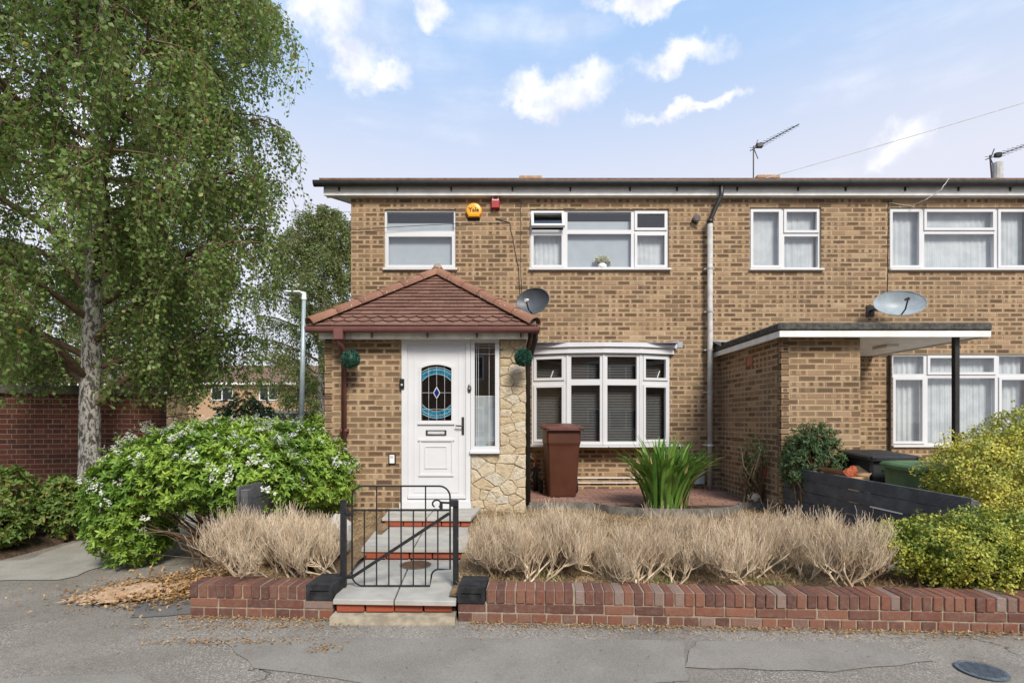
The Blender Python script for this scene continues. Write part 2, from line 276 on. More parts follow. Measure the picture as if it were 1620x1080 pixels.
M['bark_sheet'] = soil('peeling_tan_sheet', (.36, .23, .14), (.46, .33, .22), .02)

# ------------------------------------------------------------------ mesh helpers
WMX = {}
def link(name, me, mat=None, parent=None, mw=None):
    o = bpy.data.objects.new(name, me); C.objects.link(o)
    mw = mw or Matrix.Identity(4); o.matrix_basis = mw; WMX[o.name] = mw
    if parent is not None: o.parent = parent; o.matrix_parent_inverse = WMX[parent.name].inverted()
    if mat is not None and me is not None and not me.materials: me.materials.append(mat)
    return o
def mesh(name, V, F, uv=None, smooth=False):
    me = bpy.data.meshes.new(name); me.from_pydata([tuple(v) for v in V], [], [tuple(f) for f in F])
    if uv is not None:
        l = me.uv_layers.new(name='UVMap'); l.data.foreach_set('uv', np.array(uv, dtype=np.float32).ravel())
    if smooth: me.polygons.foreach_set('use_smooth', [True] * len(me.polygons))
    return me
class MB:
    def __init__(s): s.V = []; s.F = []
    def add(s, V, F):
        k = len(s.V); s.V += [tuple(v) for v in V]; s.F += [tuple(i + k for i in f) for f in F]; return s
    def box(s, x0, x1, y0, y1, z0, z1):
        return s.add([(x0, y0, z0), (x1, y0, z0), (x1, y1, z0), (x0, y1, z0), (x0, y0, z1), (x1, y0, z1), (x1, y1, z1), (x0, y1, z1)],
                     [(0, 3, 2, 1), (4, 5, 6, 7), (0, 1, 5, 4), (1, 2, 6, 5), (2, 3, 7, 6), (3, 0, 4, 7)])
    def cbox(s, x0, x1, y0, y1, z0, z1, b=.004, M4=None):
        V, F = chamfer(x1 - x0, y1 - y0, z1 - z0, b); c = Vector(((x0 + x1) / 2, (y0 + y1) / 2, (z0 + z1) / 2))
        V = [c + Vector(v) for v in V]
        if M4: V = [M4 @ v for v in V]
        return s.add(V, F)
    def tube(s, pts, r, sides=6, cap=True):
        V, F = tube(pts, r, sides, cap); return s.add(V, F)
    def prism(s, poly, d0, d1, fr=None):
        n = len(poly); f = fr or (lambda u, v, d: (u, d, v))
        V = [f(u, v, d0) for u, v in poly] + [f(u, v, d1) for u, v in poly]
        return s.add(V, [tuple(range(n)), tuple(range(2 * n - 1, n - 1, -1))] + [(i, i + n, (i + 1) % n + n, (i + 1) % n) for i in range(n)])
    def ring(s, x0, x1, z0, z1, w_, y0, y1):
        wl_ = w_ if isinstance(w_, (tuple, list)) else (w_,) * 4
        a, b, c_, d = wl_   # left right bottom top
        s.box(x0, x0 + a, y0, y1, z0, z1); s.box(x1 - b, x1, y0, y1, z0, z1)
        s.box(x0 + a, x1 - b, y0 + .0007, y1, z0, z0 + c_); s.box(x0 + a, x1 - b, y0 + .0007, y1, z1 - d, z1); return s
    def build(s, name, mat, parent=None, smooth=False, mw=None):
        return link(name, mesh(name, s.V, s.F, None, smooth), mat, parent, mw)
_ch = {}
def chamfer(sx, sy, sz, b):
    hx, hy, hz_ = sx / 2, sy / 2, sz / 2; V = []; idx = {}
    for X_ in (-1, 1):
        for Y_ in (-1, 1):
            for Z_ in (-1, 1):
                for a in range(3):
                    p = [X_ * hx, Y_ * hy, Z_ * hz_]
                    for q in range(3):
                        if q != a: p[q] -= (X_, Y_, Z_)[q] * b
                    idx[(X_, Y_, Z_, a)] = len(V); V.append(tuple(p))
    F = []
    for a in range(3):
        o1, o2 = [q for q in range(3) if q != a]
        for sgn in (-1, 1):
            f = []
            for (i, j) in ((-1, -1), (1, -1), (1, 1), (-1, 1)):
                k = [0, 0, 0]; k[a] = sgn; k[o1] = i; k[o2] = j; f.append(idx[(*k, a)])
            F.append(tuple(f))
        for i in (-1, 1):
            for j in (-1, 1):
                k0 = [0, 0, 0]; k0[o1] = i; k0[o2] = j; k1 = list(k0); k0[a] = -1; k1[a] = 1
                F.append((idx[(*k0, o1)], idx[(*k1, o1)], idx[(*k1, o2)], idx[(*k0, o2)]))
    for X_ in (-1, 1):
        for Y_ in (-1, 1):
            for Z_ in (-1, 1): F.append(tuple(idx[(X_, Y_, Z_, a)] for a in range(3)))
    VV = [Vector(v) for v in V]; FF = []
    for f in F:                                           # outward winding
        n = (VV[f[1]] - VV[f[0]]).cross(VV[f[2]] - VV[f[0]]); c = sum((VV[i] for i in f), Vector()) / len(f)
        FF.append(f if n.dot(c) > 0 else f[::-1])
    return V, FF
def tube(pts, r, sides=6, cap=True):
    P = [Vector(p) for p in pts]; n = len(P); rr = r if isinstance(r, (list, tuple)) else [r] * n; V = []; F = []; up = None
    for i in range(n):
        t = (P[min(i + 1, n - 1)] - P[max(i - 1, 0)]).normalized()
        if up is None: up = Vector((0, 0, 1)) if abs(t.z) < .9 else Vector((1, 0, 0))
        a = t.cross(up); a = a.normalized() if a.length > 1e-6 else Vector((1, 0, 0)); b = a.cross(t); up = b
        for k in range(sides):
            an = 2 * math.pi * (k + .5) / sides; V.append(P[i] + (a * math.cos(an) + b * math.sin(an)) * rr[i])
    for i in range(n - 1):
        for k in range(sides): F.append((i * sides + k, (i + 1) * sides + k, (i + 1) * sides + (k + 1) % sides, i * sides + (k + 1) % sides))
    if cap: F.append(tuple(range(sides))); F.append(tuple(range(n * sides - 1, (n - 1) * sides - 1, -1)))
    return V, F
def tag(o, label=None, cat=None, group=None, kind=None):
    for k, v in (('label', label), ('category', cat), ('group', group), ('kind', kind)):
        if v: o[k] = v
    return o
def empty(name, loc, label, cat, group=None):
    return tag(link(name, None, mw=Matrix.Translation(loc)), label, cat, group)
def PX(px, d): return (px - 805) * d / 820
def PZ(py, d): return EYE - (py - 665) * d / 820
def clip(poly, a, b, c):          # keep a*u + b*v <= c
    o = []
    for i in range(len(poly)):
        p, q = poly[i - 1], poly[i]; dp = a * p[0] + b * p[1] - c; dq = a * q[0] + b * q[1] - c
        if (dp <= 0) != (dq <= 0): t = dp / (dp - dq); o.append((p[0] + t * (q[0] - p[0]), p[1] + t * (q[1] - p[1])))
        if dq <= 0: o.append(q)
    return o
# ---- brickwork: a wall frame is origin O, direction U (along the wall), Z up; outward is -(Z x U)
def frame(O, ang=0):
    return Matrix.Translation(O) @ Matrix.Rotation(ang, 4, 'Z')
_bm = {}
def brick_geo(L, H, u0, u1, v0, v1, proud=.005, bev=.0035):
    x, z = L / 2, H / 2; b = min(bev, L * .2, H * .2)
    V = [(-x, .006, -z), (x, .006, -z), (x, .006, z), (-x, .006, z), (-x, -proud + b, -z), (x, -proud + b, -z), (x, -proud + b, z), (-x, -proud + b, z),
         (-x + b, -proud, -z + b), (x - b, -proud, -z + b), (x - b, -proud, z - b), (-x + b, -proud, z - b)]
    F = [(8, 9, 10, 11)]; co = [(u0, v0), (u1, v0), (u1, v1), (u0, v1)]; uv = list(co)
    for lo, hi in ((4, 8), (0, 4)):
        for k in range(4):
            k2 = (k + 1) % 4; F.append((lo + k, lo + k2, hi + k2, hi + k)); uv += [co[k], co[k2], co[k2], co[k]]
    return V, F, uv
def course(z0, z1, u0, u1, bond, holes, L=.215, H=.065, m=.010, jit=0):
    out = []; z = z0; i = 0
    while z < z1 - .01:
        h = min(H, z1 - z); row = bond(i); pitch = (L if row[0] == 's' else .1025) + m; bl = pitch - m; u = u0 - row[1] * pitch - pitch
        while u < u1:
            a, b = max(u, u0), min(u + bl, u1)
            if b - a > .018:
                rs = [(a, b, z, z + h)]
                for (hu0, hu1, hz0, hz1) in holes:
                    nr = []
                    for (p, q, r_, t) in rs:
                        if q <= hu0 or p >= hu1 or t <= hz0 or r_ >= hz1: nr.append((p, q, r_, t)); continue
                        if hu0 - p > .018: nr.append((p, hu0, r_, t))
                        if q - hu1 > .018: nr.append((hu1, q, r_, t))
                        pp, qq = max(p, hu0), min(q, hu1)
                        if hz0 - r_ > .012: nr.append((pp, qq, r_, hz0))
                        if t - hz1 > .012: nr.append((pp, qq, hz1, t))
                    rs = nr
                for (p, q, r_, t) in rs: out.append((p, q, r_, t, (p - u) / bl, (q - u) / bl, (r_ - z) / H, (t - z) / H))
            u += pitch
        z += H + m; i += 1
    return out
def stretch(i): return ('s', .5 if i % 2 else 0)
def english(i): return ('s', .25) if i % 2 else ('h', 0)
def lay(parent, fr, bricks, mat, nmax=300, name='brick', proud=.005):
    cp = Vector((0, 0, EYE)); sc = []
    for k, b in enumerate(bricks):
        p = fr @ Vector(((b[0] + b[1]) / 2, 0, (b[2] + b[3]) / 2)); d = p - cp; s_ = (b[1] - b[0]) * (b[3] - b[2]) / max(d.y, .5) ** 2
        if d.y < .5: s_ = 0
        else:
            px, py = 805 + d.x / d.y * 820, 665 - d.z / d.y * 820
            if not (0 < px < 1620 and 0 < py < 1080): s_ *= .001
        sc.append((s_, k))
    sc.sort(reverse=True); single = set(k for _, k in sc[:nmax]); V = []; F = []; UV = []
    for k, b in enumerate(bricks):
        L, H = b[1] - b[0], b[3] - b[2]
        pr = proud + random.uniform(-.0018, .0018)
        if k in single:
            key = (round(L, 3), round(H, 3), round(b[4], 1), round(b[5], 1), round(b[6], 1), mat.name, proud)
            if key not in _bm:
                v, f, uv = brick_geo(L, H, b[4], b[5], b[6], b[7], proud); _bm[key] = mesh(name, v, f, uv)
            mw = fr @ Matrix.Translation(((b[0] + b[1]) / 2, -(pr - proud), (b[2] + b[3]) / 2)) @ Matrix.Rotation(random.uniform(-.006, .006), 4, 'Y') 
            link(name, _bm[key], mat, parent, mw)
        else:
            v, f, uv = brick_geo(L, H, b[4], b[5], b[6], b[7], pr); c = Vector(((b[0] + b[1]) / 2, 0, (b[2] + b[3]) / 2)); n = len(V)
            V += [tuple(fr @ (c + Vector(q))) for q in v]; F += [tuple(i + n for i in q) for q in f]; UV += uv
    if V: tag(link('brickwork', mesh('brickwork', V, F, UV), mat, parent), kind='stuff')
def core(name, parent, fr, u0, u1, z0, z1, holes, mat, th=.22):
    us = sorted(set([u0, u1] + [min(max(q, u0), u1) for h in holes for q in h[:2]])); zs = sorted(set([z0, z1] + [min(max(q, z0), z1) for h in holes for q in h[2:]]))
    def solid(i, j):
        if i < 0 or j < 0 or i >= len(us) - 1 or j >= len(zs) - 1: return False
        cu, cz = (us[i] + us[i + 1]) / 2, (zs[j] + zs[j + 1]) / 2
        return not any(h[0] < cu < h[1] and h[2] < cz < h[3] for h in holes)
    b = MB()
    for i in range(len(us) - 1):
        for j in range(len(zs) - 1):
            if not solid(i, j): continue
            a, c_, e, g = us[i], us[i + 1], zs[j], zs[j + 1]
            b.add([(a, 0, e), (c_, 0, e), (c_, 0, g), (a, 0, g)], [(0, 1, 2, 3)]); b.add([(a, th, e), (a, th, g), (c_, th, g), (c_, th, e)], [(0, 1, 2, 3)])
            if not solid(i - 1, j): b.add([(a, 0, e), (a, 0, g), (a, th, g), (a, th, e)], [(0, 1, 2, 3)])
            if not solid(i + 1, j): b.add([(c_, 0, e), (c_, th, e), (c_, th, g), (c_, 0, g)], [(0, 1, 2, 3)])
            if not solid(i, j - 1): b.add([(a, 0, e), (a, th, e), (c_, th, e), (c_, 0, e)], [(0, 1, 2, 3)])
            if not solid(i, j + 1): b.add([(a, 0, g), (c_, 0, g), (c_, th, g), (a, th, g)], [(0, 1, 2, 3)])
    V = [tuple(fr @ Vector(v)) for v in b.V]
    return link(name, mesh(name, V, b.F), mat, parent)
# ---- leaves
def leaves(P, D, N, L, W, fold=.25, simple=False):
    n = len(P); D = D / np.linalg.norm(D, axis=1, keepdims=True); Sd = np.cross(D, N); Sd /= np.linalg.norm(Sd, axis=1, keepdims=True) + 1e-9; Nn = np.cross(Sd, D)
    L = np.asarray(L).reshape(-1, 1) * np.ones((n, 1)); W = np.asarray(W).reshape(-1, 1) * np.ones((n, 1)); up = Nn * W * fold
    if simple:
        V = np.stack([P, P + D * L * .45 + Sd * W * .5 + up, P + D * L, P + D * L * .45 - Sd * W * .5 + up], 1); F = np.array([[0, 1, 2], [0, 2, 3]])
    else:
        dr = -Nn * L * .12
        V = np.stack([P, P + D * L * .35 + Sd * W * .45 + up, P + D * L * .72 + Sd * W * .38 + up * .8 + dr * .4, P + D * L + dr, P + D * L * .72 - Sd * W * .38 + up * .8 + dr * .4, P + D * L * .35 - Sd * W * .45 + up], 1)
        F = np.array([[0, 1, 2, 3], [0, 3, 4, 5]])
    k = V.shape[1]; return V.reshape(-1, 3), (F[None] + (np.arange(n) * k)[:, None, None]).reshape(-1, F.shape[1])
def npmesh(name, V, F, smooth=False):
    me = bpy.data.meshes.new(name); nv, (nf, k) = len(V), F.shape
    me.vertices.add(nv); me.vertices.foreach_set('co', np.ascontiguousarray(V, dtype=np.float32).ravel()); me.loops.add(nf * k); me.loops.foreach_set('vertex_index', F.astype(np.int32).ravel())
    me.polygons.add(nf); me.polygons.foreach_set('loop_start', np.arange(0, nf * k, k, dtype=np.int32)); me.polygons.foreach_set('loop_total', np.full(nf, k, dtype=np.int32)); me.update(calc_edges=True); me.validate(); return me
def rdir(n): v = rng.normal(size=(n, 3)); return v / np.linalg.norm(v, axis=1, keepdims=True)
# ================================================================== SETTING
def sheet(name, poly, z, mat, parent=None, sub=0):
    o = link(name, mesh(name, [(x, y, z) for x, y in poly], [tuple(range(len(poly)))]), mat, parent); return o
g = sheet('ground', [(-400, -400), (400, -400), (400, 900), (-400, 900)], -.006, M['asphalt']); tag(g, 'worn grey asphalt ground around the houses', 'ground', kind='structure')
def ragged(pts, amp=.03, n=5):
    o = []
    for i in range(len(pts)):
        a, b = Vector((*pts[i], 0)), Vector((*pts[(i + 1) % len(pts)], 0))
        for k in range(n):
            p = a.lerp(b, k / n); o.append((p.x + random.uniform(-amp, amp), p.y + random.uniform(-amp, amp)))
    return o
pv = sheet('pavement_patch', ragged([(-2.1, 3.72), (1.25, 3.66), (1.05, 3.1), (-.2, 2.9), (-1.6, 3.25)], .02), .0, M['patch']); tag(pv, 'smooth lighter asphalt repair strip below the red step', 'pavement', kind='structure')
pv = sheet('pavement_patch', ragged([(1.3, 3.64), (2.55, 3.62), (2.75, 3.33), (2.0, 3.2), (1.1, 3.24)], .015), .0005, M['patch']); tag(pv, 'grey asphalt repair at the foot of the long brick wall', 'pavement', kind='structure')
pv = sheet('pavement_patch', ragged([(-3.15, 4.42), (-2.55, 4.4), (-2.5, 4.15), (-2.95, 4.08)], .02), .001, M['patchdark']); tag(pv, 'dark tar patch beside the short brick wall', 'pavement', kind='structure')
pv = sheet('pavement_patch', ragged([(-4.6, 2.0), (-2.9, 2.05), (-1.3, 2.75), (-2.3, 3.15), (-3.3, 3.1), (-4.6, 3.35)], .02), .0015, M['patch']); tag(pv, 'old smooth asphalt panel along the road edge', 'pavement', kind='structure')
pt = sheet('path', ragged([(-9, 5.0), (-4.35, 5.0), (-4.2, 6.4), (-4.3, 12), (-5.6, 12), (-5.65, 7.4), (-5.35, 5.75), (-9, 5.45)], .04, 10), .002, M['pathconc']); tag(pt, 'worn concrete path running back beside the white-flowered bush', 'path', kind='structure')
def mound(name, x0, x1, y0, y1, zf, mat, nx=40, ny=30, clipf=None):
    V = []; F = []
    for j in range(ny + 1):
        for i in range(nx + 1):
            x, y = x0 + (x1 - x0) * i / nx, y0 + (y1 - y0) * j / ny; V.append((x, y, zf(x, y)))
    for j in range(ny):
        for i in range(nx):
            if clipf and not clipf((V[j * (nx + 1) + i][0] + V[j * (nx + 1) + i + 1][0]) / 2, V[j * (nx + 1) + i][1]): continue
            a = j * (nx + 1) + i; F.append((a, a + 1, a + nx + 2, a + nx + 1))
    return link(name, mesh(name, V, F, None, True), mat)
def sm(a, b, x): t = min(1, max(0, (x - a) / (b - a))); return t * t * (3 - 2 * t)
def bedz(x, y):
    e = min(sm(0, .35, -5.5 - x), sm(0, .3, y - 5.55), 1); return -.05 + .13 * e + .03 * e * math.sin(x * 5.1 + y * 3) * math.sin(y * 4.3)
o = mound('flower_bed_soil', -9.5, -5.5, 5.55, 8.3, bedz, M['soil']); tag(o, 'dark soil bed under the birch along the boundary wall', 'soil', kind='structure')
def wallY(x): return 3.98 - .053 * (x + .18)
def gardz(x, y): return .20 + .14 * sm(4.2, 6.9, y) + .012 * math.sin(x * 7 + y * 5) + .01 * math.sin(x * 17 - y * 13)
o = mound('garden_soil', -.46, 3.47, 4.02, 7.05, gardz, M['drysoil'], 60, 50); tag(o, 'dry brown front garden soil behind the long wall', 'soil', kind='structure')
o = mound('garden_soil', -2.42, -1.40, 4.12, 6.85, gardz, M['drysoil'], 20, 40); tag(o, 'brown soil strip between the left fence and the steps', 'soil', kind='structure')
nb = sheet('neighbour_yard', [(3.53, 4.15), (11, 3.8), (11, 8.54), (3.53, 8.54)], .10, M['pathconc']); tag(nb, 'concrete front yard of the neighbouring house', 'ground', kind='structure')
# block-paved patio
patio = MB(); patio.box(.2, 3.49, 7.0, 8.52, .1, .405); patio = patio.build('patio', M['darkconcrete']); tag(patio, 'block paved patio under the bow window', 'patio', kind='structure')
V_, F_ = chamfer(.2, .1, .03, .004); pm = mesh('paver', V_, F_)
k = 0
for j in range(15):
    for i in range(17):
        x = .32 + i * .206 + (.1 if j % 2 else 0); y = 7.06 + j * .103
        if x > 3.40 or k >= 300: continue
        link('paver', pm, M['paver'], patio, Matrix.Translation((x, y, .409 + random.uniform(-.003, .003))) @ Matrix.Rotation(random.uniform(-.02, .02), 4, 'Z')); k += 1
kb = MB(); pts = []
for i in range(41):
    x = .26 + i * (3.45 - .26) / 40; y = 6.98 - .55 * max(0, 1 - ((x - 2.15) / .95) ** 2) ** .5; pts.append((x, y))
for (a, b) in zip(pts[:-1], pts[1:]): kb.add([(a[0], a[1], .2), (b[0], b[1], .2), (b[0], b[1], .44), (a[0], a[1], .44), (a[0], a[1] + .06, .2), (b[0], b[1] + .06, .2), (b[0], b[1] + .06, .44), (a[0], a[1] + .06, .44)], [(0, 1, 2, 3), (3, 2, 6, 7), (7, 6, 5, 4)])
tag(kb.build('bed_edging', M['darkconcrete']), 'dark curved concrete edging around the strap-leaved plant', 'edging')
bs = MB(); bs.add([(p[0], p[1] + .05, .40) for p in pts] + [(3.45, 7.03, .40), (.26, 7.03, .40)], [tuple(range(len(pts) + 2))]); tag(bs.build('bed_soil', M['soil']), 'dark soil inside the curved bed edging', 'soil', kind='structure')

# ================================================================== HOUSES
FY = 8.54
def wave_sheet(x0, x1, z0, z1, y, amp, period, seg=.012):
    n = max(4, int((x1 - x0) / seg)); V = []; F = []; ph = random.random() * 6
    for i in range(n + 1):
        x = x0 + (x1 - x0) * i / n; yy = y + amp * (.55 + .45 * math.sin(x * 3.7 + ph)) * math.sin(2 * math.pi * x / period + ph + 2.6 * math.sin(x * 5.3 + ph * 2)) + amp * .45 * math.sin(2 * math.pi * x / (period * .43) + 2 * math.sin(x * 7.7)); V += [(x, yy, z0), (x, yy * 1.0, z1)]
    for i in range(n): F.append((2 * i, 2 * i + 2, 2 * i + 3, 2 * i + 1))
    return V, F
def window(parent, X0, X1, Z0, Z1, cells, inside, Y=FY + .03, sill=True, fr=None, fw=.034, name='window'):
    T = fr or Matrix.Identity(4)
    def put(b, nm, mat, par, smooth=False):
        b.V = [tuple(T @ Vector(v)) for v in b.V]; return b.build(nm, mat, par, smooth)
    f = MB()
    for (a, b, c_, d, t) in cells: f.ring(a, b, c_, d, fw, Y, Y + .06)
    win = put(f, name, M['upvc'], parent)
    for (a, b, c_, d, t) in cells:
        a2, b2, c2, d2 = a + fw, b - fw, c_ + fw, d - fw; yo = Y + .028
        if t != 'f':
            s_ = MB(); sw = .042; ex = .012; op = t == 'vo'
            if op:
                s_.ring(a2 - ex, b2 + ex, c2 - ex, d2 + ex, sw, -.018, .035); g_ = MB().box(a2 + sw - ex, b2 - sw + ex, .004, .012, c2 + sw - ex, d2 - sw + ex)
                H_ = Matrix.Translation((0, Y, d2)) @ Matrix.Rotation(R(-24), 4, 'X') @ Matrix.Translation((0, 0, -d2))
                s_.V = [tuple(H_ @ Vector(v)) for v in s_.V]; g_.V = [tuple(H_ @ Vector(v)) for v in g_.V]
                put(s_, 'sash', M['upvc'], win); put(g_, 'pane', M['glass'], win); continue
            s_.ring(a2 - ex, b2 + ex, c2 - ex, d2 + ex, sw, Y - .018, Y + .035); put(s_, 'sash', M['upvc'], win); yo = Y + .012
            a2, b2, c2, d2 = a2 + sw - ex, b2 - sw + ex, c2 + sw - ex, d2 - sw + ex
        g_ = MB(); g_.add([(a2, yo, c2), (b2, yo, c2), (b2, yo, d2), (a2, yo, d2)], [(0, 1, 2, 3)]); put(g_, 'pane', M['glass'], win)
    if sill: s_ = MB(); s_.cbox(X0 - .02, X1 + .03, FY - .055, Y + .05, Z0 - .035, Z0 - .001, .006); put(s_, 'sill', M['upvc'], win)
    for it in inside:
        kd, a, b, c_, d = it[:5]; q = MB()
        if kd == 'net': q.add(*wave_sheet(a, b, c_, d, Y + .105, .007, it[5] if len(it) > 5 else .09)); put(q, 'net_curtain', M['net'], win, True)
        elif kd == 'drape': q.add(*wave_sheet(a, b, c_, d, Y + .125, .013, .11)); put(q, 'curtain', M['net'], win, True)
        elif kd == 'sky_roller': q.box(a, b, Y + .085, Y + .09, c_, d); put(q, 'sky_grey_blind', M['skyblind'], win)  # blind sheet whose pale grey doubles as sky reflection on the glass
        elif kd == 'blind':
            z = c_
            while z < d: q.add([(a, Y + .135, z + .012), (b, Y + .135, z + .012), (b, Y + .155, z + .026), (a, Y + .155, z + .026)], [(0, 1, 2, 3)]); z += it[5] if len(it) > 5 else .03
            put(q, 'slatted_blind', M['blind'], win)
    return win
def gutter(x0, x1, y, z, r, mat, parent, name='gutter', axis='x', brackets=0):
    b = MB(); n = 10; prof = [(-r * math.cos(math.pi * i / n), -r * 1.15 * math.sin(math.pi * i / n)) for i in range(n + 1)]; prof = [(-r, .018)] + prof + [(r, .018)]; inn = [(p * .9, q * .9 + .002) for p, q in prof][::-1]; pr = prof + inn
    f = (lambda u, v, d: (d, y + u, z + v)) if axis == 'x' else (lambda u, v, d: (y + u, d, z + v))
    V = [f(u, v, x0) for u, v in pr] + [f(u, v, x1) for u, v in pr]; m = len(pr)
    b.add(V, [(i, (i + 1) % m, (i + 1) % m + m, i + m) for i in range(m)]); h = len(prof)
    for off in (0, m):
        for i in range(h - 1): b.F.append((off + i, off + i + 1, off + m - 2 - i, off + m - 1 - i))
    capx = (x0 - .004, x1 + .004)
    for cx in capx: b.add([f(u, v, cx) for u, v in prof], [tuple(range(h))])
    o = b.build(name, mat, parent)
    for i in range(brackets):
        xx = x0 + (x1 - x0) * (i + .5) / brackets + random.uniform(-.1, .1); q = MB(); p2 = [(u * 1.07, v * 1.07) for u, v in prof]
        V = [f(u, v, xx - .014) for u, v in p2] + [f(u, v, xx + .014) for u, v in p2]; q.add(V, [(i2, i2 + 1, i2 + 1 + h, i2 + h) for i2 in range(h - 1)])
        if axis == 'x': q.box(xx - .012, xx + .012, y + r * .9, y + r + .012, z - .11, z)
        q.build('bracket', mat, o)
    return o
def roof_slab(parent, x0, x1, ye, ze, yr, zr, yb):
    b = MB(); b.add([(x0, ye, ze), (x1, ye, ze), (x1, yr, zr), (x0, yr, zr), (x0, yb, ze), (x1, yb, ze), (x0, ye, ze - .05), (x1, ye, ze - .05), (x0, yr, zr - .05), (x1, yr, zr - .05), (x0, yb, ze - .05), (x1, yb, ze - .05)],
          [(0, 1, 2, 3), (3, 2, 5, 4), (6, 8, 9, 7), (8, 10, 11, 9), (0, 3, 8, 6), (3, 4, 10, 8), (1, 7, 9, 2), (2, 9, 11, 5), (0, 6, 7, 1), (4, 5, 11, 10)]); return b.build('roof', M['farroof'], parent)
WT = 5.20
W1 = (-2.05, -.875, 4.045, 5.02); W2 = (.345, 2.635, 4.045, 5.02); BOW = (.38, 2.63, 1.15, 2.64); W3 = (3.97, 5.145, 4.04, 5.05); W4 = (6.27, 8.62, 4.04, 5.05); W5 = (6.32, 8.64, 1.14, 2.64)
# ---------------- end of terrace house
end = empty('end_terrace_house', (.3, FY, .1), 'end of terrace buff brick house with tiled porch and white front door', 'house')
PORCH_HIDE = (-2.3, .10, .0, 2.95)
holes = [W1, W2, BOW]; fr = frame((0, FY, 0))
wall = core('wall', end, fr, -2.60, 3.30, .1, WT, holes, M['mortar'])
lay(wall, fr, course(.40, WT, -2.60, 3.295, stretch, holes + [PORCH_HIDE]), M['brick'])
frg = frame((-2.60, 13.5, 0), -math.pi / 2)                        # gable wall
gw = core('gable_wall', end, frg, 0, 13.5 - FY - .22, .1, WT, [], M['mortar']); lay(gw, frg, course(.1, WT, 0, 13.5 - FY - .01, stretch, []), M['brick'], 0)
q = MB(); q.add([(-2.602, FY, WT), (-2.602, 15.3, WT), (-2.602, 12.0, 6.36), (-2.4, FY, WT), (-2.4, 15.3, WT), (-2.4, 12.0, 6.36)], [(0, 2, 1), (3, 4, 5)]); q.build('gable_peak', M['farbrick'], end)
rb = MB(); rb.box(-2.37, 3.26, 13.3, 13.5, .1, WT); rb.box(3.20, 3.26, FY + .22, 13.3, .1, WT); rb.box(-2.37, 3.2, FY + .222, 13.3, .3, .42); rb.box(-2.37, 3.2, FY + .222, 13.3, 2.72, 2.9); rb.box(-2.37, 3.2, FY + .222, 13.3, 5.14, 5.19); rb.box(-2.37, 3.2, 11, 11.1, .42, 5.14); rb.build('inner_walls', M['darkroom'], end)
roof_slab(end, -3.05, 3.28, 8.33, 5.44, 12.0, 6.62, 15.6)
fa = MB(); fa.box(-3.01, 3.28, 8.42, 8.44, 5.20, 5.355); fa.box(-2.99, 3.28, 8.44, 8.538, 5.205, 5.22); fa.add([(-3.01, 8.44, 5.20), (-3.01, 12.0, 6.345), (-3.01, 12.0, 6.56), (-3.01, 8.44, 5.42), (-2.99, 8.44, 5.20), (-2.99, 12.0, 6.345), (-2.99, 12.0, 6.56), (-2.99, 8.44, 5.42)], [(0, 1, 2, 3), (7, 6, 5, 4), (0, 4, 5, 1)]); fa.add([(-2.99, 8.44, 5.215), (-2.605, 8.44, 5.215), (-2.605, 12.0, 6.36), (-2.99, 12.0, 6.36), (-2.605, 15.3, 5.3), (-2.99, 15.3, 5.3)], [(0, 1, 2, 3), (3, 2, 4, 5)]); fa.build('fascia', M['whitepaint'], end)
gutter(-3.14, 3.28, 8.352, 5.375, .058, M['black_gutter'], end, brackets=7)
n1 = PX(720, FY)
window(end, *W1, [(W1[0], W1[1], 4.045, 4.64, 'c'), (W1[0], W1[1], 4.64, 5.02, 'f')], [('blind', W1[0] + .06, W1[1] - .06, 4.06, 4.66, .021), ('blind', W1[0] + .06, W1[1] - .06, 4.82, 5.02, .03), ('sky_roller', W1[0] + .02, W1[1] - .02, 4.06, 4.83)])
a, b = .345 + .59, .345 + 1.71
win2 = window(end, *W2, [(W2[0], a, 4.045, 4.66, 'c'), (W2[0], a, 4.66, 5.02, 'vo'), (a, b, 4.045, 4.66, 'f'), (a, b, 4.66, 5.02, 'f'), (b, W2[1], 4.045, 4.66, 'c'), (b, W2[1], 4.66, 5.02, 'v')],
       [('net', W2[0] + .05, a - .03, 4.05, 4.72), ('net', b + .02, W2[1] - .05, 4.05, 4.72), ('sky_roller', a - .02, b + .02, 4.05, 4.86), ('blind', W2[0] + .05, W2[1] - .05, 4.87, 5.02, .03)])
# bow window: four facets on a shallow arc
bv = [(.365, FY - .02), (.945, FY - .185), (1.52, FY - .235), (2.12, FY - .185), (2.65, FY - .02)]
for i in range(4):
    p, q = Vector((*bv[i], 0)), Vector((*bv[i + 1], 0)); dv = q - p; L = dv.length; ang = math.atan2(dv.y, dv.x); T = Matrix.Translation(p) @ Matrix.Rotation(ang, 4, 'Z'); ty = 'c' if i in (0, 3) else 'f'
    bw = window(end, 0, L, 1.16, 2.62, [(.012, L - .012, 1.16, 2.16, ty), (.012, L - .012, 2.16, 2.62, 'v' if i in (0, 3) else 'f')], [('blind', .06, L - .06, 1.19, 2.60, .026)], Y=.0, sill=False, fr=T, fw=.048, name='bow_window')
    if i: pst = MB(); pst.tube([(p.x, p.y + .02, 1.16), (p.x, p.y + .02, 2.62)], .032, 8); pst.build('mullion_post', M['upvc'], bw)
    if i in (0, 3):
        hd = MB(); hd.tube([(L * .55, -.012, 2.24), (L * .62, -.02, 2.35)], .008, 5); hd.V = [tuple(T @ Vector(v)) for v in hd.V]; hd.build('stay_handle', M['white'], bw)
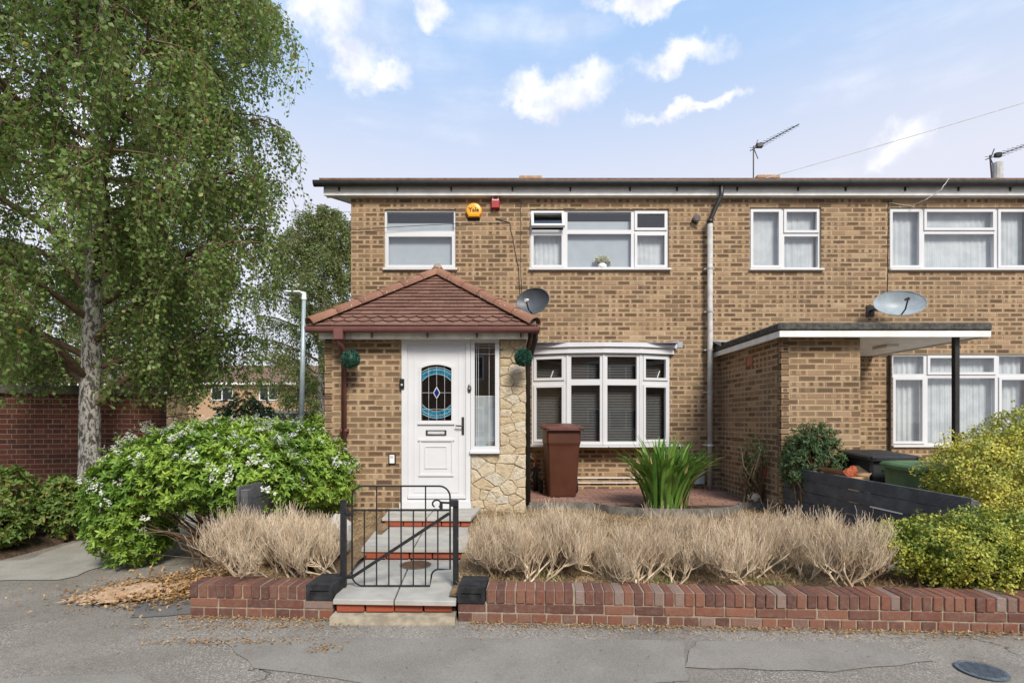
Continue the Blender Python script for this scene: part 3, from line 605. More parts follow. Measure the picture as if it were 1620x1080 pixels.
def arc_slab(bm, ext, z0, z1, back=FY - .002):
    P = [(bv[0][0] - ext - .02, back)] + [(x + (-ext if i == 0 else ext if i == 4 else 0), y - ext) for i, (x, y) in enumerate(bv)] + [(bv[4][0] + ext + .02, back)]
    n = len(P); bm.add([(x, y, z0) for x, y in P] + [(x, y, z1) for x, y in P], [tuple(range(n))[::-1], tuple(range(n, 2 * n))] + [(i, (i + 1) % n, (i + 1) % n + n, i + n) for i in range(n)])
q = MB(); arc_slab(q, .06, 1.118, 1.155); q.box(2.6, 2.86, FY - .06, FY - .002, 1.119, 1.15); q.build('bow_sill', M['upvc'], end)
q = MB(); arc_slab(q, .05, 2.625, 2.72); br = q.build('bow_roof', M['upvc'], end)
q = MB(); arc_slab(q, .085, 2.72, 2.785); q.build('fascia', M['upvc'], br)
q = MB(); P4 = [(.3, FY - .27), (2.72, FY - .24), (2.72, FY - .003), (.3, FY - .003)]
q.add([(x, y, 2.79 if i < 2 else 2.835) for i, (x, y) in enumerate(P4)] + [(x, y, 2.786) for x, y in P4], [(0, 1, 2, 3), (0, 4, 5, 1), (1, 5, 6, 2), (3, 7, 4, 0)]); q.box(2.7, 2.86, FY - .012, FY - .006, 2.74, 2.84); q.build('lead_flashing', M['lead'], br)
q = MB(); q.box(.38, 2.64, FY - .015, FY + .2, 1.06, 1.118); q.build('bow_apron', M['mortar'], end)
dn = MB(); dn.tube([(3.27, 8.42, PZ(350, 8.45)), (3.27, 8.42, .42)], .043, 12)
dp = dn.build('downpipe', M['greypipe'], end, True)
q = MB(); q.tube([(3.43, 8.36, 5.36), (3.43, 8.365, 5.18), (3.29, 8.42, 4.84), (3.27, 8.42, 4.76)], .036, 10); q.tube([(3.27, 8.42, 4.81), (3.27, 8.42, 4.74)], .05, 10); q.build('swan_neck', M['black_gutter'], dp, True)
for zz in (4.0, 3.3, 2.68, 1.99, 1.13):
    q = MB(); q.tube([(3.27, 8.42, zz), (3.27, 8.42, zz + .03)], .05, 12); q.box(3.19, 3.35, 8.45, 8.53, zz + .005, zz + .025); q.build('pipe_clip', M['white'] if zz < 1.5 else M['greypipe'], dp)
q = MB(); q.tube([(3.07, 8.535, PZ(347, 8.5)), (3.07, 8.45, PZ(347, 8.5))], .06, 14); q.tube([(3.07, 8.46, PZ(347, 8.5)), (3.07, 8.44, PZ(347, 8.5))], .045, 14); q.build('vent_pipe', M['darkmetal'], end)
# ---------------- neighbour house
mid = empty('terrace_house', (6.5, FY, .1), 'adjoining buff brick terrace house with flat canopy and net curtained windows', 'house')
holes = [W3, W4, W5]; STORE_HIDE = (3.72, 4.4, 0, 2.6)
wall2 = core('wall', mid, fr, 3.302, 11.0, .1, WT, holes, M['mortar']); lay(wall2, fr, course(.10, WT, 3.305, 11.0, stretch, holes + [STORE_HIDE]), M['brick'])
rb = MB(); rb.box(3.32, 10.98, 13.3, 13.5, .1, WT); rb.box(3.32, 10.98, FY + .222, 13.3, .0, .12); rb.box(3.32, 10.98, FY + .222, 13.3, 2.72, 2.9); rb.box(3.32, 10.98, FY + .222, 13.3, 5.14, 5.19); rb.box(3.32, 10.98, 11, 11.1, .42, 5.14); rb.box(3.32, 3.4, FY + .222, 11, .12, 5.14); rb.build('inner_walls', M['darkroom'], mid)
roof_slab(mid, 3.285, 11.2, 8.33, 5.44, 12.0, 6.62, 15.6)
fa = MB(); fa.box(3.285, 11.2, 8.42, 8.44, 5.20, 5.355); fa.box(3.285, 11.2, 8.44, 8.538, 5.205, 5.22); fa.build('fascia', M['whitepaint'], mid)
gutter(3.285, 11.2, 8.352, 5.375, .058, M['black_gutter'], mid, brackets=9)
for (x, px0, zt, hh) in ((5.95, 0, 7.17, .5), (.5, 0, 7.15, .5)):
    q = MB(); q.cbox(x - .22, x + .22, 11.9, 12.2, 6.2, zt - .08, .01); q.cbox(x - .26, x + .26, 11.86, 12.24, zt - .08, zt, .01); q.build('chimney', M['farbrick'], mid if x > 3.3 else end)
q = MB(); q.tube([(PX(1578, 12), 12.0, 6.5), (PX(1578, 12), 12.0, 7.50)], .1, 12); q.build('flue', M['greypipe'], mid)
xm = 3.97 + .55
window(mid, *W3, [(W3[0], xm, 4.04, 5.05, 'c'), (xm, W3[1], 4.62, 5.05, 'v'), (xm, W3[1], 4.04, 4.62, 'f')], [('net', W3[0] + .04, xm, 4.05, 5.04, .08), ('net', xm, W3[1] - .04, 4.05, 5.04, .12)])
c1, c2 = 6.27 + .565, 8.62 - .565
window(mid, *W4, [(W4[0], c1, 4.04, 5.05, 'c'), (c1, c2, 4.66, 5.05, 'v'), (c1, c2, 4.04, 4.66, 'f'), (c2, W4[1], 4.04, 5.05, 'c')], [('net', W4[0] + .04, W4[1] - .04, 4.05, 5.04, .085)])
c1, c2 = 6.32 + .57, 8.64 - .57
window(mid, *W5, [(W5[0], c1, 1.14, 2.28, 'c'), (W5[0], c1, 2.28, 2.64, 'f'), (c1, c2, 2.28, 2.64, 'v'), (c1, c2, 1.14, 2.28, 'f'), (c2, W5[1], 1.14, 2.28, 'c'), (c2, W5[1], 2.28, 2.64, 'f')], [('drape', W5[0] + .03, W5[1] - .03, 1.14, 2.62)])
q = MB(); q.tube([(6.25, FY - .04, .12), (6.25, FY - .04, 2.62)], .022, 8); q.build('service_pipe', M['darkmetal'], mid)
# brick store with flat canopy
SY = 6.64
frs = frame((0, SY, 0)); frl = frame((3.49, FY, 0), -math.pi / 2)
st = core('store_wall', mid, frs, 3.49, 4.50, .1, 2.62, [], M['mortar'], .1)
lay(st, frs, course(.10, 2.60, 3.49, 4.50, stretch, []), M['brick'], 150)
sw_ = core('store_wall', mid, frl, 0, FY - SY, .1, 2.62, [], M['mortar'], .1)
AB = [(.55, .78, PZ(573, 7.6), PZ(555, 7.6))]
lay(sw_, frl, course(.10, 2.60, 0, FY - SY + .004, lambda i: ('s', .1 if i % 2 else .6), [(FY - 7.62, FY - 7.40, 2.33, 2.48), (FY - 7.15, FY - 7.0, .78, .92)]), M['brick'], 150)
for (y0, y1, z0, z1) in ((7.40, 7.62, 2.33, 2.48), (7.0, 7.15, .78, .92)):
    q = MB(); q.ring(y0, y1, z0, z1, .012, -.008, .01); z = z0 + .02
    while z < z1 - .015: q.box(y0 + .012, y1 - .012, -.005, .012, z, z + .014); z += .028
    q.V = [(3.49 + v[1], v[0], v[2]) for v in q.V]; q.build('air_brick', M['stepbrick'], mid)
q = MB(); q.box(4.40, 4.50, SY + .1, FY - .002, .1, 2.62); q.build('store_side_wall', M['brick'], mid)
CX0, CX1, CY0 = 3.37, 6.0, 6.45
q = MB(); q.box(CX0 + .02, CX1 - .02, CY0 + .02, FY - .003, 2.605, 2.63); can = q.build('canopy_soffit', M['whitepaint'], mid)
q = MB(); q.box(CX0, CX1, CY0, CY0 + .02, 2.585, 2.66); q.box(CX0, CX0 + .02, CY0 + .02, FY - .003, 2.585, 2.66); q.box(CX1 - .02, CX1, CY0 + .02, FY - .003, 2.585, 2.66); q.build('canopy_fascia', M['whitepaint'], can)
q = MB(); q.cbox(CX0 - .015, CX1 + .015, CY0 - .015, FY - .004, 2.66, 2.765, .02); q.build('felt_roof', M['felt'], can)
q = MB(); q.add([(3.32, 8.1, 2.77), (3.75, 8.1, 2.775), (3.75, FY - .008, 2.86), (3.32, FY - .008, 2.86), (3.32, 8.1, 2.70)], [(0, 1, 2, 3), (0, 3, 4)]); q.build('lead_flashing', M['lead'], can)
q = MB(); q.cbox(PX(1387, 7.4), PX(1407, 7.4), 7.2, 7.5, 2.56, 2.604, .01); q.build('soffit_light', M['white'], can)
q = MB(); q.cbox(5.65, 5.71, 6.56, 6.62, .1, 2.604, .004); q.build('canopy_post', M['black_gutter'], mid)
# ---------------- porch
PY = 6.83; DL, DR = -1.408, -.125
frp = frame((0, PY, 0)); pl = core('porch_wall', end, frp, -2.425, DL, .1, 2.64, [], M['mortar'], .1)
lay(pl, frp, course(.25, 2.60, -2.425, DL - .002, stretch, []), M['brick'])
frq = frame((-2.425, FY, 0), -math.pi / 2); plw = core('porch_side_wall', end, frq, 0, FY - PY, .1, 2.64, [], M['mortar'], .1); lay(plw, frq, course(.1, 2.60, 0, FY - PY, stretch, []), M['brick'], 0)
q = MB(); q.box(.115, .215, PY + .1, FY - .003, .1, 2.64); q.build('porch_side_wall', M['stonemortar'], end)
q = MB(); q.box(-2.32, .11, PY + .12, FY - .01, .3, .40); q.box(-2.32, .11, PY + .1, FY - .01, 2.60, 2.63); q.box(-2.32, .11, FY - .03, FY - .006, .4, 2.6); q.build('porch_inner', M['room'], end)
# stone pier with irregular cladding
pier = MB(); pier.box(-.125, .215, PY + .012, PY + .1, .1, 2.62); pier.box(-.505, -.125, PY + .012, PY + .1, .1, 1.10); pier = pier.build('stone_pier', M['stonemortar'], end)
def stones(x0, x1, z0, z1, n, seed):
    r_ = random.Random(seed); pts = []
    while len(pts) < n:
        c_ = max(((r_.uniform(x0, x1), r_.uniform(z0, z1)) for _ in range(9)), key=lambda p: min([(p[0] - q[0]) ** 2 + 1.9 * (p[1] - q[1]) ** 2 for q in pts] or [9])); pts.append(c_)
    for i, p in enumerate(pts):
        poly = [(x0, z0), (x1, z0), (x1, z1), (x0, z1)]
        for j, q in enumerate(pts):
            if i == j: continue
            a_, b_ = q[0] - p[0], 1.9 * (q[1] - p[1]); poly = clip(poly, a_, b_, a_ * (p[0] + q[0]) / 2 + b_ * (p[1] + q[1]) / 2)
            if len(poly) < 3: break
        if len(poly) < 3: continue
        cx, cz = sum(v[0] for v in poly) / len(poly), sum(v[1] for v in poly) / len(poly); rad = sum(math.hypot(v[0] - cx, v[1] - cz) for v in poly) / len(poly)
        P2 = []
        for a_ in range(len(poly)):
            u, v = poly[a_], poly[(a_ + 1) % len(poly)]
            for t in (0, .5):
                P2.append((u[0] + (v[0] - u[0]) * t + r_.uniform(-.006, .006), u[1] + (v[1] - u[1]) * t + r_.uniform(-.006, .006)))
        k0 = 1 - .0045 / rad; k1 = 1 - .017 / rad; pr_ = r_.uniform(.004, .014); n_ = len(P2)
        V = [(cx + (u - cx) * k0, PY + .014, cz + (v - cz) * k0) for u, v in P2] + [(cx + (u - cx) * k0, PY - pr_ * .4, cz + (v - cz) * k0) for u, v in P2] + [(cx + (u - cx) * k1, PY - pr_ - r_.uniform(-.004, .004), cz + (v - cz) * k1) for u, v in P2] + [(cx, PY - pr_ - .004, cz)]
        F = [(a_, (a_ + 1) % n_, (a_ + 1) % n_ + n_, a_ + n_) for a_ in range(n_)] + [(n_ + a_, n_ + (a_ + 1) % n_, 2 * n_ + (a_ + 1) % n_, 2 * n_ + a_) for a_ in range(n_)] + [(2 * n_ + a_, 2 * n_ + (a_ + 1) % n_, 3 * n_) for a_ in range(n_)]
        link('stone', mesh('stone', V, F), M['stone'], pier)
stones(-.12, .225, 1.10, 2.60, 26, 3); stones(-.50, .225, .30, 1.10, 27, 5)
# door and sidelight
def ZP(py): return PZ(py, PY)
def XP(px): return PX(px, PY)
q = MB(); DB = .475; q.ring(XP(636), XP(744.5), DB, 2.61, (.075, .06, .03, .07), PY - .03, PY + .07); door = q.build('front_door', M['upvc'], end)
lx0, lx1, lz0, lz1 = XP(645), XP(737.5), DB + .03, 2.54; gx0, gx1, gz0, gz1 = XP(667), XP(714.5), ZP(665), ZP(577)
gcx, hw = (gx0 + gx1) / 2, (gx1 - gx0) / 2
def arch(x0, x1, z0, z1, rise, n=12):
    return [(x0, z0), (x1, z0)] + [(x1 + (x0 - x1) * i / n, z1 - rise + rise * (1 - (2 * i / n - 1) ** 2)) for i in range(n + 1)]
q = MB(); q.box(lx0, gx0, PY - .012, PY + .04, lz0, lz1); q.box(gx1, lx1, PY - .012, PY + .04, lz0, lz1); q.box(gx0, gx1, PY - .012, PY + .04, lz0, gz0)
ar = arch(gx0, gx1, gz0, gz1, .045)[2:]; top = [(gx0, lz1), (gx1, lz1)]
for (u, v) in zip(ar[:-1], ar[1:]): q.add([(u[0], PY - .012, u[1]), (v[0], PY - .012, v[1]), (v[0], PY - .012, lz1), (u[0], PY - .012, lz1), (u[0], PY + .04, u[1]), (v[0], PY + .04, v[1])], [(0, 1, 2, 3)[::-1], (0, 4, 5, 1)])
leaf = q.build('door_leaf', M['upvc'], door)
def molding(x0, x1, z0, z1, w_, d, name='moulding'):
    b = MB()
    for s_, (ww, dd) in enumerate(((w_, d * .5), (w_ * .5, d))): b.ring(x0 + (w_ - ww) / 2, x1 - (w_ - ww) / 2, z0 + (w_ - ww) / 2, z1 - (w_ - ww) / 2, ww, PY - .012 - dd, PY - .011)
    return b.build(name, M['upvc'], door)
molding(lx0 + .085, lx1 - .085, lz0 + .09, lz1 - .085, .016, .007); molding(lx0 + .008, lx1 - .008, lz0 + .012, lz1 - .012, .02, .009)
molding(XP(664), XP(717), ZP(751), ZP(696), .022, .014); molding(XP(672), XP(708), ZP(741), ZP(705), .018, .010)
q = MB(); q.box(XP(662), XP(719), PY - .03, PY - .011, ZP(697), ZP(694)); q.box(XP(663), XP(718), PY - .03, PY - .011, ZP(752.5), ZP(750)); q.box(XP(661.5), XP(719.5), PY - .036, PY - .011, gz0 - .05, gz0 - .022); q.box(XP(646), XP(737), PY - .04, PY - .011, DB + .05, DB + .085); q.build('moulding', M['upvc'], door)
q = MB(); o_, i_ = arch(gx0 - .028, gx1 + .028, gz0 - .026, gz1 + .028, .05, 12), arch(gx0, gx1, gz0, gz1, .045, 12); n = len(o_)
q.add([(x, PY - .026, z) for x, z in o_] + [(x, PY - .026, z) for x, z in i_] + [(x, PY - .010, z) for x, z in o_] + [(x, PY + .01, z) for x, z in i_], [(i, (i + 1) % n, (i + 1) % n + n, i + n) for i in range(n)] + [(i, i + 2 * n, (i + 1) % n + 2 * n, (i + 1) % n) for i in range(n)] + [(i + n, (i + 1) % n + n, (i + 1) % n + 3 * n, i + 3 * n) for i in range(n)]); q.build('glazing_bead', M['upvc'], door)
q = MB(); q.add([(x, PY + .012, z) for x, z in arch(gx0, gx1, gz0, gz1, .045)], [tuple(range(15))]); pane = q.build('door_pane', M['glass'], door)
gcz = ZP(621); ro, ri = .335, .245
for sgn in (1, -1):
    q = MB(); am = math.asin(min(1, (hw - .004) / ro)); N_ = 14; V = []
    for i in range(N_ + 1):
        x = -hw + .004 + (2 * hw - .008) * i / N_; zo = math.sqrt(max(0, ro * ro - x * x)); zi = math.sqrt(max(0, ri * ri - x * x)); zt = min(zo, (gz1 - gcz - .012) if sgn > 0 else (gcz - gz0 - .008)); V += [(gcx + x, PY + .008, gcz + sgn * zi), (gcx + x, PY + .008, gcz + sgn * zt)]
    q.add(V, [(2 * i, 2 * i + 2, 2 * i + 3, 2 * i + 1) for i in range(N_)]); q.build('teal_glass', M['teal'], door)
    for rr_ in (ro, ri, (ro + ri) / 2 + .012):
        q = MB(); pts_ = []
        for i in range(N_ + 1):
            x = -hw + .006 + (2 * hw - .012) * i / N_; z = math.sqrt(max(0, rr_ * rr_ - x * x)); pts_.append((gcx + x, PY + .006, gcz + sgn * min(z, .345)))
        q.tube(pts_, .0032, 4); q.build('lead_came', M['came'], door)
q = MB(); q.add([(gcx - .048, PY + .006, gcz), (gcx, PY + .006, gcz - .085), (gcx + .048, PY + .006, gcz), (gcx, PY + .006, gcz + .085)], [(0, 1, 2, 3)]); q.build('diamond_glass', M['came'], door)
q = MB(); q.add([(gcx - .036, PY + .004, gcz), (gcx, PY + .004, gcz - .062), (gcx + .036, PY + .004, gcz), (gcx, PY + .004, gcz + .062)], [(0, 1, 2, 3)]); q.build('diamond_glass', M['navy'], door)
q = MB()
for x in (-.105, 0, .105): q.tube([(gcx + x, PY + .007, gz0), (gcx + x, PY + .007, gcz - (.09 if x == 0 else 0))], .003, 4); q.tube([(gcx + x, PY + .007, gcz + (.09 if x == 0 else 0)), (gcx + x, PY + .007, gz1 - .012)], .003, 4)
q.tube([(gx0, PY + .007, gcz), (gcx - .05, PY + .007, gcz)], .003, 4); q.tube([(gcx + .05, PY + .007, gcz), (gx1, PY + .007, gcz)], .003, 4); q.tube([(gx0, PY + .007, gz0 + .15), (gx1, PY + .007, gz0 + .15)], .003, 4); q.build('lead_came', M['came'], door)
q = MB(); q.cbox(XP(674), XP(706.5), PY - .024, PY - .011, ZP(688.5), ZP(680), .004); q.build('letter_plate', M['steel'], door)
q = MB(); q.cbox(XP(677), XP(703.5), PY - .03, PY - .022, ZP(686.5), ZP(682), .003); q.build('letter_flap', M['came'], door)
q = MB(); q.cbox(XP(730.5), XP(734.5), PY - .024, PY - .011, ZP(687.5), ZP(659.5), .004); hp = q.build('handle', M['steel'], door)
q = MB(); q.tube([(XP(732.5), PY - .02, ZP(673.5)), (XP(732.5), PY - .065, ZP(673.5)), (XP(728), PY - .068, ZP(673.5)), (XP(721.5), PY - .062, ZP(673))], .010, 8); q.build('lever', M['steel'], door)
q = MB(); q.box(XP(634), XP(746), PY - .09, PY + .06, .402, DB - .001); q.build('door_sill', M['upvc'], door)
SX0, SX1, SZ0 = XP(745), XP(790), ZP(716)
q = MB(); q.ring(SX0, SX1, SZ0 + .03, 2.61, (.05, .055, .06, .045), PY - .028, PY + .06); sl = q.build('sidelight', M['upvc'], end)
q = MB(); q.box(SX0 + .05, SX1 - .055, PY + .012, PY + .018, SZ0 + .09, 2.565); q.build('pane', M['glass'], sl)
q = MB(); q.cbox(SX0 - .012, SX1 + .006, PY - .07, PY + .06, SZ0 - .01, SZ0 + .032, .006); q.build('sill', M['upvc'], sl)
q = MB(); a_, b_ = SX0 + .05, SX1 - .055
for x in (a_ + .022, a_ + .05, a_ + .19): q.tube([(x, PY + .009, SZ0 + .09), (x, PY + .009, 2.565)], .0028, 4)
for z in (SZ0 + .17, SZ0 + .20, 2.50, 2.535, 2.42): q.tube([(a_, PY + .009, z), (b_, PY + .009, z)], .0028, 4)
q.build('lead_came', M['came'], sl)
q = MB(); q.box(a_ + .012, a_ + .145, PY + .0085, PY + .0095, SZ0 + .095, SZ0 + .20); q.build('window_sticker', M['dish_grey'], sl)
q = MB(); q.box(a_, b_, PY + .10, PY + .104, SZ0 + .09, 1.86); q.build('net_curtain', M['net'], sl)
q = MB(); q.box(a_, b_, PY + .098, PY + .108, 1.86, 1.875); q.build('curtain_rail', M['white'], sl)
q = MB(); q.box(XP(634), XP(792), PY - .02, PY + .06, 2.611, 2.64); q.build('door_header', M['upvc'], end)
# porch roof
EZ, EY_ = 2.745, 6.585; XL, XR = -2.52, .325; AP = Vector((-1.10, 8.0, 3.80))
roof = MB(); roof.add([(XL, EY_, EZ), (XR, EY_, EZ), tuple(AP), (XR, FY - .004, EZ), (XL, FY - .004, EZ), (AP.x, FY - .004, AP.z)], [(0, 1, 2), (1, 3, 5, 2), (4, 0, 2, 5), (0, 4, 3, 1)]); roof = roof.build('porch_roof', M['felt'], end)
def tiles(O, U, Vd, poly, single, name):
    O, U, Vd = Vector(O), Vector(U).normalized(), Vector(Vd).normalized(); Nn = U.cross(Vd).normalized()
    if Nn.z < 0: Nn = -Nn
    gz, tw, tl, th = .112, .166, .165, .013; vmax = max(p[1] for p in poly); u0 = min(p[0] for p in poly); u1 = max(p[0] for p in poly); bm = MB(); row = 0; v = -.03
    hp_ = []
    for i in range(len(poly)):
        p, q_ = poly[i], poly[(i + 1) % len(poly)]; a_, b_ = q_[1] - p[1], -(q_[0] - p[0]); c_ = a_ * p[0] + b_ * p[1]
        if abs(a_) < 1e-6 and p[1] < .01: continue
        hp_.append((a_, b_, c_))
    while v < vmax:
        u = u0 - tw + (tw / 2 if row % 2 else 0) - .02
        while u < u1:
            a_, b_ = u + .0015, u + tw - .0015
            if row in (1, 2):
                n = 8; P = [(a_ + (b_ - a_) * i / n, v + .066 * (2 * i / n - 1) ** 2 * (1 if abs(2 * i / n - 1) < .999 else 1)) for i in range(n + 1)] + [(b_, v + tl), (a_, v + tl)]
            else: P = [(a_, v), (b_, v), (b_, v + tl), (a_, v + tl)]
            for (A, B, Cc) in hp_:
                P = clip(P, A, B, Cc)
                if len(P) < 3: break
            if len(P) >= 3:
                j = random.uniform(-.002, .003); n = len(P); lift = lambda vv: .004 + (.028 + j) * (1 - (vv - v) / tl)
                Vt = [O + U * x + Vd * y + Nn * (lift(y)) for x, y in P] + [O + U * x + Vd * y + Nn * max(-.004, lift(y) - th) for x, y in P]; F = [tuple(range(n)), tuple(range(2 * n - 1, n - 1, -1))] + [(i, i + n, (i + 1) % n + n, (i + 1) % n) for i in range(n)]
                if single: link(name, mesh(name, Vt, F), M['tile'], roof)
                else: bm.add(Vt, F)
            u += tw
        v += gz; row += 1
    if not single and bm.V: tag(bm.build('side_tiling', M['tile'], roof), kind='stuff')
sv = AP - Vector((AP.x, EY_, EZ)); sl_ = sv.length
tiles((0, EY_, EZ), (1, 0, 0), sv, [(XL, 0), (XR, 0), (AP.x, sl_)], True, 'roof_tile')
for side, xe in ((1, XR), (-1, XL)):
    vd = Vector((AP.x - xe, 0, AP.z - EZ)); tiles((xe, 0, EZ), (0, 1, 0), vd, [(EY_, 0), (FY - .01, 0), (FY - .01, vd.length), (AP.y, vd.length)], False, 'roof_tile')
def ridge_run(A, B, n, lapend=.0):
    A, B = Vector(A), Vector(B); t = (B - A).normalized(); s_ = t.cross(Vector((0, 0, 1))).normalized(); u = s_.cross(t)
    for i in range(n):
        p, q_ = A.lerp(B, i / n), A.lerp(B, (i + 1) / n + .012); V = []; F = []; m_ = 8; r0, r1 = .098, .082
        for (pp, rr) in ((p, r0), (q_, r1)):
            for k in range(m_ + 1): an = math.pi * (k / m_) ; V.append(pp + s_ * math.cos(an) * rr * 1.1 + u * (math.sin(an) * rr - .012))
            for k in range(m_ + 1): an = math.pi * (k / m_) ; V.append(pp + s_ * math.cos(an) * (rr - .014) * 1.1 + u * (math.sin(an) * (rr - .014) - .014))
        h = m_ + 1
        for k in range(m_): F += [(k, k + 1, k + 1 + 2 * h, k + 2 * h), (h + k, h + k + 2 * h, h + k + 1 + 2 * h, h + k + 1), (k, h + k, h + k + 1, k + 1)]
        o = link('hip_tile', mesh('hip_tile', V, F, None, True), M['ridge'], roof)
ridge_run((XL - .01, EY_ - .01, EZ + .03), AP + Vector((0, 0, .03)), 6); ridge_run((XR + .01, EY_ - .01, EZ + .03), AP + Vector((0, 0, .03)), 6); ridge_run(AP + Vector((0, -.03, .035)), (AP.x, FY, AP.z + .035), 2)
q = MB(); q.tube([AP + Vector((0, -.06, .06)), AP + Vector((0, .0, .10)), AP + Vector((0, .08, .06))], [.04, .07, .04], 8); q.build('hip_cement', M['wallmortar'], roof)
for xx in (XL + .03, XR - .03): q = MB(); q.cbox(xx - .05, xx + .05, EY_ - .005, EY_ + .06, EZ - .035, EZ + .075, .012); q.build('hip_cement', M['darkconcrete'], roof)
q = MB(); q.box(XL + .08, XR - .08, 6.655, 6.675, 2.59, 2.72); q.box(XL + .08, XL + .1, 6.675, FY - .01, 2.59, 2.72); q.box(XR - .1, XR - .08, 6.675, FY - .01, 2.59, 2.72); q.box(XL + .1, XR - .1, 6.675, PY + .01, 2.642, 2.655); q.build('porch_fascia', M['creampaint'], end)
gutter(XL - .05, XR + .06, 6.575, 2.712, .05, M['maroon'], end, 'porch_gutter', brackets=5); gutter(6.64, FY - .05, XR + .02, 2.708, .05, M['maroon'], end, 'porch_gutter', 'y')
dx = PX(543, 6.74); q = MB(); q.tube([(dx, 6.575, 2.69), (dx, 6.575, 2.56), (dx + .01, 6.62, 2.49), (dx, 6.77, 2.42), (dx, 6.77, .30)], .036, 10); pd_ = q.build('porch_downpipe', M['maroon'], end, True)
q = MB(); q.cbox(dx - .06, dx + .06, 6.515, 6.635, 2.56, 2.70, .01); q.build('outlet', M['maroon'], pd_)
for zz in (2.40, 1.4): q = MB(); q.cbox(dx - .055, dx + .055, 6.74, 6.826, zz, zz + .04, .004); q.build('pipe_clip', M['maroon'], pd_)
q = MB(); q.tube([(XR + .02, 6.70, 2.68), (XR + .02, 6.72, 2.60), (.28, 6.95, 2.36), (.26, 7.0, 2.25), (.26, 7.0, .42)], .034, 8); q.build('porch_downpipe', M['black_gutter'], end, True)
# ================================================================== THINGS FIXED TO THE HOUSES
def lathe(b, O, axis, prof, n=28):
    O = Vector(O); ax = Vector(axis).normalized(); a = ax.orthogonal().normalized(); c_ = ax.cross(a); V = []; F = []
    for (r_, h) in prof:
        for k in range(n): an = 2 * math.pi * k / n; V.append(O + ax * h + (a * math.cos(an) + c_ * math.sin(an)) * r_)
    for i in range(len(prof) - 1):
        for k in range(n): F.append((i * n + k, i * n + (k + 1) % n, (i + 1) * n + (k + 1) % n, (i + 1) * n + k))
    return b.add(V, F)
def text_mesh(name, body, size, mat, mw, parent):
    cu = bpy.data.curves.new(name, 'FONT'); cu.body = body; cu.size = size; cu.align_x = 'CENTER'; cu.align_y = 'CENTER'; cu.extrude = .0008; cu.offset = size * .022; cu.resolution_u = 3
    t = bpy.data.objects.new(name, cu); C.objects.link(t); dg = bpy.context.evaluated_depsgraph_get(); me = bpy.data.meshes.new_from_object(t.evaluated_get(dg)); C.objects.unlink(t); bpy.data.objects.remove(t)
    me.name = name; return link(name, me, mat, parent, mw)
def dish(c, wx, hz_, face, mat, label, arm_to, wallp):
    root = empty('satellite_dish', wallp, label, 'satellite dish'); Nf = Vector(face).normalized(); U_ = Vector((0, 0, 1)).cross(Nf).normalized(); W_ = Nf.cross(U_); c = Vector(c); V = []; F = []; n = 32; rings = 7
    for side in (0, 1):
        for i in range(rings + 1):
            t = i / rings
            for k in range(n): an = 2 * math.pi * k / n; V.append(c + U_ * math.cos(an) * wx * t + W_ * math.sin(an) * hz_ * t + Nf * (.11 * t * t - .006 * side * (1 if i < rings else 0)))
    h = (rings + 1) * n
    for i in range(rings):
        for k in range(n): q = (i * n + k, i * n + (k + 1) % n, (i + 1) * n + (k + 1) % n, (i + 1) * n + k); F.append(q); F.append(tuple(x + h for x in q[::-1]))
    link('reflector', mesh('reflector', V, F, None, True), mat, root)
    rim = MB(); rim.tube([c + U_ * math.cos(2 * math.pi * k / n) * wx + W_ * math.sin(2 * math.pi * k / n) * hz_ + Nf * .11 for k in range(n + 1)], .006, 5, False); rim.build('rim', mat, root)
    b = MB(); lo = c - W_ * hz_ * .86 + Nf * .08; tip = lo + Nf * .30 + W_ * .08; b.tube([lo, lo + Nf * .15 - W_ * .01, tip], .011, 6); b.build('feed_arm', M['darkmetal'], root)
    b = MB(); b.tube([tip - W_ * .01, tip + (c + W_ * .05 - tip).normalized() * .09], [.024, .02], 10); b.build('receiver', M['darkmetal'] if arm_to else M['white'], root)
    b = MB(); bk = c - Nf * .03; b.tube([c, bk, Vector((wallp[0], wallp[1] - .12, wallp[2])), Vector(wallp) - Vector((0, .008, 0))], .018, 8); b.cbox(wallp[0] - .07, wallp[0] + .07, wallp[1] - .012, wallp[1] - .005, wallp[2] - .09, wallp[2] + .09, .002); b.build('mount', M['darkmetal'], root)
    return root
dish((PX(846, 8.2), 8.22, PZ(481, 8.2)), .275, .225, (-.42, -1, .30), M['dish_dark'], 'charcoal oval satellite dish on the wall above the porch gutter end', False, (PX(828, FY), FY - .005, PZ(487, FY)))
dish((PX(1419, 8.2), 8.2, PZ(486, 8.2)), .355, .235, (-.30, -1, .50), M['dish_grey'], 'pale grey satellite dish above the flat canopy roof', True, (PX(1376, FY), FY - .005, PZ(492, FY)))
# alarm sounders
al = empty('alarm_box', (PX(750, FY), FY - .006, PZ(346, FY)), 'round amber alarm box with black lettering above the porch', 'alarm box')
ax_, az_ = PX(750, FY), PZ(335.5, FY); q = MB(); Rr = .128; poly = []
for k in range(40):
    an = 2 * math.pi * k / 40; x, z = math.cos(an) * Rr, math.sin(an) * Rr
    if z < -Rr * .72: x = max(-Rr * .86, min(Rr * .86, x * 1.25)); z = -Rr * .82
    poly.append((x, z))
V = []; F = []
for (k_, y) in ((1, 0), (1, -.045), (.9, -.062), (.6, -.07)): V += [(ax_ + x * k_, FY - .006 + y, az_ + z * k_) for x, z in poly]
for i in range(3):
    for k in range(40): F.append((i * 40 + k, i * 40 + (k + 1) % 40, (i + 1) * 40 + (k + 1) % 40, (i + 1) * 40 + k))
F.append(tuple(range(120, 160))); q.add(V, F); q.build('sounder_cover', M['yellow'], al)
q = MB(); q.cbox(ax_ - .10, ax_ + .10, FY - .04, FY - .006, az_ - Rr * .82 - .022, az_ - Rr * .82, .005); q.build('base_plate', M['ink'], al)
